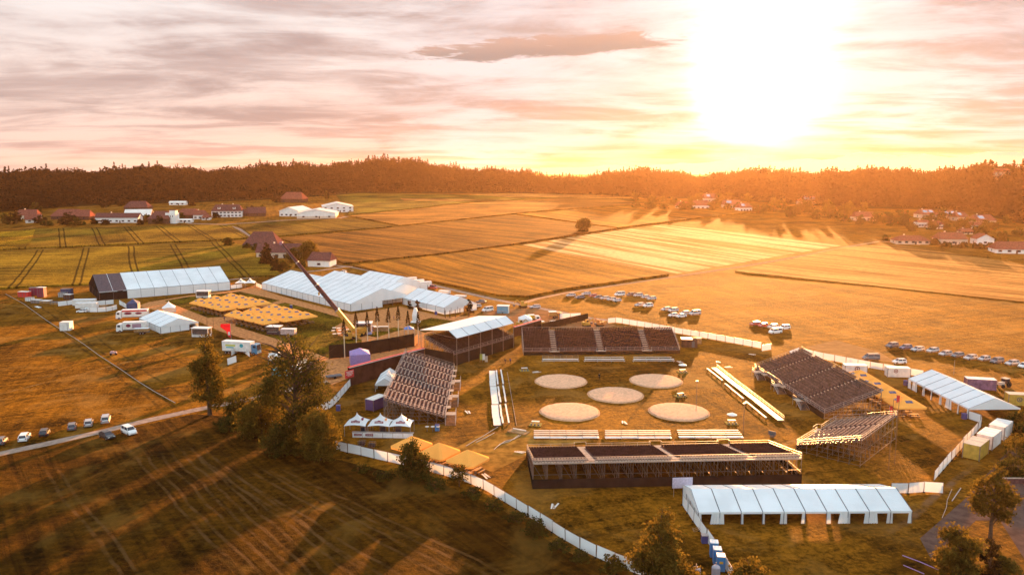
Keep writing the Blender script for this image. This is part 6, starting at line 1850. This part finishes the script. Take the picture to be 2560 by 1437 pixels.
# stall cluster glimpsed through the large tree
for i, (x, y, c, l) in enumerate([(690, 905, WHITE, 'white stall roof left behind the large tree'), (735, 938, WHITE, 'white sales stall behind the large tree'), (765, 925, mat('tan awning', (.6, .42, .28), .6), 'tan awning stall right behind the large tree'), (700, 945, TEAL, 'teal and white stall behind the tree')]):
    pagoda(l, x, y, 15, 4.4, 2.3, 3.4, c, 'market_stall', conc=1.0, walls='n')
r = thing('open_trailer', 'dark open trailer right of the tan awning stall', 'trailer', P(835, 945), R(30)); add('bed', MB().box((0, 0, .7), (4.2, 2.0, .3)), [SEAM], r)
for s in (-1, 1): add('wheel', MB().tube((0, s * .9, .35), (0, s * 1.1, .35), .35, n=10), [RUBBER], r)
for i, (x, y, z) in enumerate([(675, 1060, 'white tipped sheet left under the large tree'), (730, 1064, 'white tub between the low trees'), (727, 1100, 'white sack at the foot of the trees')]):
    r = thing('white_tub', z, 'tub', P(x, y), R(20)); add('tub', MB().box((0, 0, .9), (2.4, 1.6, 1.8)), [WHITE], r); add('rim', MB().box((0, 0, 1.85), (2.5, 1.7, .1)), [WHITEP], r)
# sunken garden wall on the right edge
r = thing('garden_wall', 'low brown garden wall with pale coping at the right edge', 'wall', P(2505, 1208), R(0)); add('wall_face', MB().box((6, 0, .5), (12, .3, 1.0)), [TILE], r); add('coping', MB().box((6, 0, 1.05), (12.2, .4, .1)), [WOODL], r)
# ------------------------------------------------------------------ houses
def house(label, px, py, w, d, eave, ridge, deg=0, roofm=None, wallm=None, hip=0.0, wins=(4, 1), chim=1, over=.6, name='house', cat='house', door=True, dormers=0, solar=0, gw=1, ridge_y=False, lower=None, group=None):
    """px, py: where the middle of the front foot stands; local x along the front, y away from the camera"""
    p = P(px, py); root = thing(name, label, cat, p, R(deg), group)
    wallm = wallm or PLAST; roofm = roofm or TILER
    X, Y = w / 2, d
    m = MB(); m.box((0, Y / 2, eave / 2 - .3), (w, Y, eave + .6))
    if ridge_y:     # ridge runs away from the front: gable in front
        for y in (.02, Y - .02): m.face([(-X, y, eave), (X, y, eave), (0, y, ridge)])
    elif hip == 0:
        for x in (-X + .02, X - .02): m.face([(x, 0, eave), (x, Y, eave), (x, Y / 2, ridge)])
    add('wall', m, [wallm], root)
    if lower: add('lower_wall', MB().box((0, Y / 2, .9), (w + .1, Y + .1, 2.2)), [lower], root)
    r = MB(); o = over
    if ridge_y:
        zo = eave - o * (ridge - eave) / X
        for s in (-1, 1): r.slab([(s * (X + o), -o, zo), (s * (X + o), Y + o, zo), (0, Y + o, ridge + .05), (0, -o, ridge + .05)], .2)
    else:
        h2 = hip * Y / 2; zo = eave - o * (ridge - eave) / (Y / 2)
        xr = X + o - (h2 + (o if hip else 0))
        r.slab([(-X - o, -o, zo), (X + o, -o, zo), (xr, Y / 2, ridge), (-xr, Y / 2, ridge)], .18)
        r.slab([(X + o, Y + o, zo), (-X - o, Y + o, zo), (-xr, Y / 2, ridge), (xr, Y / 2, ridge)], .18)
        if hip:
            for s in (-1, 1): r.slab([(s * (X + o), -o, zo), (s * (X + o), Y + o, zo), (s * xr, Y / 2, ridge)], .18)
    rf = add('roof', r, [roofm], root)
    for k in range(chim):
        add('chimney', MB().box(((-.3 + .6 * k) * w * .6, Y * .58, ridge - .1), (.9, .9, 2.0)), [PLASTC], rf)
    nx, nf = wins
    for f in range(nf):
        for k in range(nx):
            x = -X + w * (k + .5) / nx; z = 1.6 + f * 2.8
            if z + .8 > eave: continue
            wd = add('window', MB().box((x, -.03, z), (1.15, .08, 1.35)), [GLASS], root)
            for sh_ in (-.85, .85): add('shutter', MB().box((x + sh_, -.05, z), (.45, .06, 1.4)), [TILE], wd)
        for k in range(gw):
            if 1.6 + f * 2.8 + .8 < eave:
                add('window', MB().box((-X - .03, Y * (k + .5) / gw, 1.6 + f * 2.8), (.08, 1.1, 1.3)), [GLASS], root)
    if door: add('door', MB().box((X * .15, -.05, 1.05), (1.1, .1, 2.1)), [TIMBER], root)
    for k in range(dormers):
        x = -X + w * (k + .5) / dormers; z = eave + (ridge - eave) * .35
        dm = add('dormer', MB().box((x, Y * .17, z + .3), (2.4, 2.6, 1.9)), [wallm], rf)
        add('dormer_window', MB().box((x, Y * .17 - 1.34, z + .4), (1.2, .06, 1.0)), [GLASS], dm)
        add('dormer_roof', MB().slab([(x - 1.5, Y * .17 - 1.6, z + 1.2), (x + 1.5, Y * .17 - 1.6, z + 1.2), (x + 1.5, Y * .17 + 1.6, z + 1.9), (x - 1.5, Y * .17 + 1.6, z + 1.9)], .12), [roofm], dm)
    if solar:
        sl = (ridge - eave) / (Y / 2)
        for k in range(solar):
            x = -X * .6 + w * .6 * k / max(1, solar - .5); y0, y1 = Y * .12, Y * .38
            def rz(y): return eave + y * sl + .28
            add('solar_panel', MB().slab([(x, y0, rz(y0)), (x + w * .28, y0, rz(y0)), (x + w * .28, y1, rz(y1)), (x, y1, rz(y1))], .06), [SOLAR], rf)
    return root


# farms along the left wood
house('long white farmhouse with two dormers and a hipped brown roof', 567, 543, 28, 12, 6.4, 12.0, 8, TILE, PLAST, .5, (8, 2), 2, dormers=2, gw=2)
house('white house end with arched doors at the left village centre', 292, 557, 38, 10, 5.0, 8.6, 2, TILE, PLAST, 0, (7, 1), 1)
house('barn with a broad pale metal roof in the left village', 344, 553, 22, 16, 5.5, 10.5, 14, METR, TIMBER, 0, (2, 1), 0, name='barn', cat='barn')
house('large dark brown barn behind the pale roofed one', 340, 530, 24, 14, 5, 11, 4, TILE, TIMBER, .6, (0, 0), 0, name='barn', cat='barn')
house('broad red roofed barn left of the white village building', 160, 549, 26, 16, 3.6, 9.4, -6, TILER, TIMBER, .3, (2, 1), 0, name='barn', cat='barn')
house('second red roofed barn touching the broad one', 196, 550, 20, 15, 3.6, 9.0, 6, TILER, TIMBER, .3, (2, 1), 0, name='barn', cat='barn')
house('red roofed house behind the leftmost dark tree', 66, 548, 18, 12, 4.0, 8.8, 10, TILER, PLASTC, .2, (3, 1), 1)
house('small house with a white roof edge beside the leftmost dark tree', 84, 557, 12, 10, 3.4, 7.4, 34, TILER, PLAST, 0, (2, 1), 0)
house('red roofed barn left of the white tower', 396, 560, 18, 16, 5, 11, 0, TILE, TIMBER, .4, (1, 1), 0, name='barn', cat='barn')
house('low white shed right of the white tower', 458, 557, 14, 7, 2.6, 3.4, 3, PLAST, PLAST, 0, (4, 1), 0, name='shed', cat='shed')
house('red roofed barn behind the low white shed', 468, 547, 20, 14, 4, 9.2, 5, TILER, TIMBER, .5, (2, 1), 0, name='barn', cat='barn')
house('red roofed white house left of the long farmhouse', 500, 548, 12, 10, 4.4, 8.2, 10, TILER, PLAST, .5, (3, 1), 1)
house('small white cottage just left of the long farmhouse', 514, 550, 7, 7, 2.8, 5.2, 5, TILER, PLAST, .5, (2, 1), 0)
house('dark shed right of the long farmhouse', 617, 541, 11, 9, 3.4, 7.2, 5, TILE, TIMBER, 0, (1, 1), 0, name='shed', cat='shed')
house('dark gabled barn left of the pale halls', 643, 541, 16, 12, 3.6, 8.8, 20, TILE, TIMBER, 0, (1, 1), 0, name='barn', cat='barn')
house('far white sheds at the edge of the left wood', 443, 513, 18, 8, 3, 4.6, 3, METR, PLAST, 0, (3, 1), 0, name='shed', cat='shed')
house('red tiled barn behind the pale halls', 728, 507, 28, 18, 5, 12.5, -8, TILER, TIMBER, .5, (3, 1), 0, name='barn', cat='barn')
# white tower
p = P(427, 559); r = thing('silo_tower', 'white angular tower rising in the left village', 'tower', p); H = hgt(p, 526)
add('tower_wall', MB().box((0, 4, H * .4), (9, 8, H * .8)).box((1.4, 4, H * .86), (5.4, 5, H * .28)), [PLAST], r)
for k in range(3): add('window', MB().box((-2 + k * 2, -.04, H * .55), (.8, .08, 1.2)), [GLASS], r)
add('parapet', MB().box((1.4, 4, H + .05), (5.8, 5.4, .3)), [TILE], r)
# pale halls
house('largest pale hall with window bands at its gable end', 845, 531, 31, 44, 6.0, 9.5, 14, METR, PLAST, 0, (5, 2), 0, name='farm_hall', cat='hall', gw=2, ridge_y=True)
house('left pale hall with a dark window band', 722, 541, 19, 34, 5.6, 9.0, -8, METR, PLAST, 0, (4, 1), 0, name='farm_hall', cat='hall', ridge_y=True)
house('front pale hall with a low broad gable and open bay', 791, 546, 36, 34, 5.0, 8.6, 8, METR, PLAST, 0, (3, 1), 0, name='farm_hall', cat='hall', lower=PLASTC, ridge_y=True)
# farm beside the halls of the festival
house('big old barn with a dark hipped roof left of the crane tip', 652, 619, 22, 16, 3.2, 10.5, 3, TILE, PLASTC, .55, (4, 1), 0, name='barn', cat='barn', over=1.4)
house('farm house with a long dark roof behind the conifers', 702, 645, 30, 12, 4.0, 8.6, 3, TILE, PLASTC, 0, (6, 1), 1)
house('little white farmhouse with a purple brown roof right of the crane', 797, 667, 13.5, 10, 4.2, 8.2, -10, TILE, PLAST, .15, (1, 1), 0, door=False)
# right village
house('bungalow with a wide red hipped roof on the field edge', 2283, 611, 23, 12, 3.0, 6.0, -6, TILER, PLASTC, .8, (5, 1), 1)
house('house with a big brown gable behind a dark hedge', 2384, 612, 19, 13, 4.4, 8.4, -5, TILER, PLASTC, .2, (3, 1), 1)
house('white gabled house with one dark window', 2463, 612, 11.5, 11, 4.6, 7.6, -8, TILER, PLAST, 0, (1, 1), 0, ridge_y=True, door=False)
house('red roofed house with skylights on the right edge', 2535, 634, 22, 13, 3.2, 7.4, -12, TILER, PLAST, .4, (4, 1), 0, solar=0)
SL = [(1752, 523, 18, 12, 4.5, 9.2, -8, 0, PLAST, 'pale house with a bright skylight nearest the middle wood'), (1778, 505, 17, 12, 5, 10, 10, 1, PLASTC, 'house with a shining roof panel above the pale one'),
      (1712, 523, 14, 10, 4, 8, 12, 0, PLASTC, 'house left of the pale one at the middle wood'), (1830, 520, 20, 11, 4, 8.5, -6, 1, PLASTC, 'long roofed house right of the pale one'), (1865, 529, 14, 10, 4.5, 8.6, 16, 1, PLAST, 'pink walled house ending the middle village row'),
      (2027, 512, 22, 12, 4.5, 9.5, 14, 2, PLASTC, 'large house with two shining roof panels in the haze'), (2166, 552, 20, 11, 4, 8, 4, 0, PLASTC, 'house with a bright white roof line in the right village'), (2322, 545, 16, 11, 4, 8, 12, 2, PLASTC, 'house with two shining panels, left of the upper four'),
      (2375, 548, 17, 11, 4, 8, 12, 2, PLASTC, 'house with shining panels, second of the upper four'), (2408, 552, 14, 10, 4, 8, 22, 1, PLASTC, 'house with one shining panel, third of the upper four'), (2466, 562, 22, 12, 4, 8.6, 18, 1, PLASTC, 'large house at the right end of the upper four'),
      (2310, 568, 10, 8, 4.5, 6, 0, 0, PLAST, 'small white flat house in the right village'), (2345, 572, 9, 8, 4, 6.4, 8, 0, PLAST, 'small pale house right of the white flat one'), (2450, 572, 12, 9, 3.4, 5.6, 6, 0, PLAST, 'low white annex below the upper four houses'),
      (2418, 586, 9, 7, 2.6, 4.4, 0, 0, PLASTC, 'small shed between the lower and upper right houses')]
for x, y, w, d, e, rg, dg, so, wm, l in SL:
    house(l, x, y, w, d, e, rg, dg, TILER, wm, .15, (4, 1), 1, solar=so, gw=1)
hp = hill_pt(2488, .55)
r = thing('house', 'lone pale house in a clearing high in the right wood', 'house', (hp.x, hp.y - 4, hp.z + 9), R(-10))
add('wall', MB().box((0, 0, 0), (14, 9, 22)), [PLASTC], r); add('roof', MB().prism([(-8, -5.5), (8, -5.5), (8, 5.5), (-8, 5.5)], 11, 11.3), [TILER], r); add('gable', MB().tube((-7.5, 0, 12), (7.5, 0, 12), 3.6, n=3), [TILER], r)
# little bridge of dark hedges along the field edges
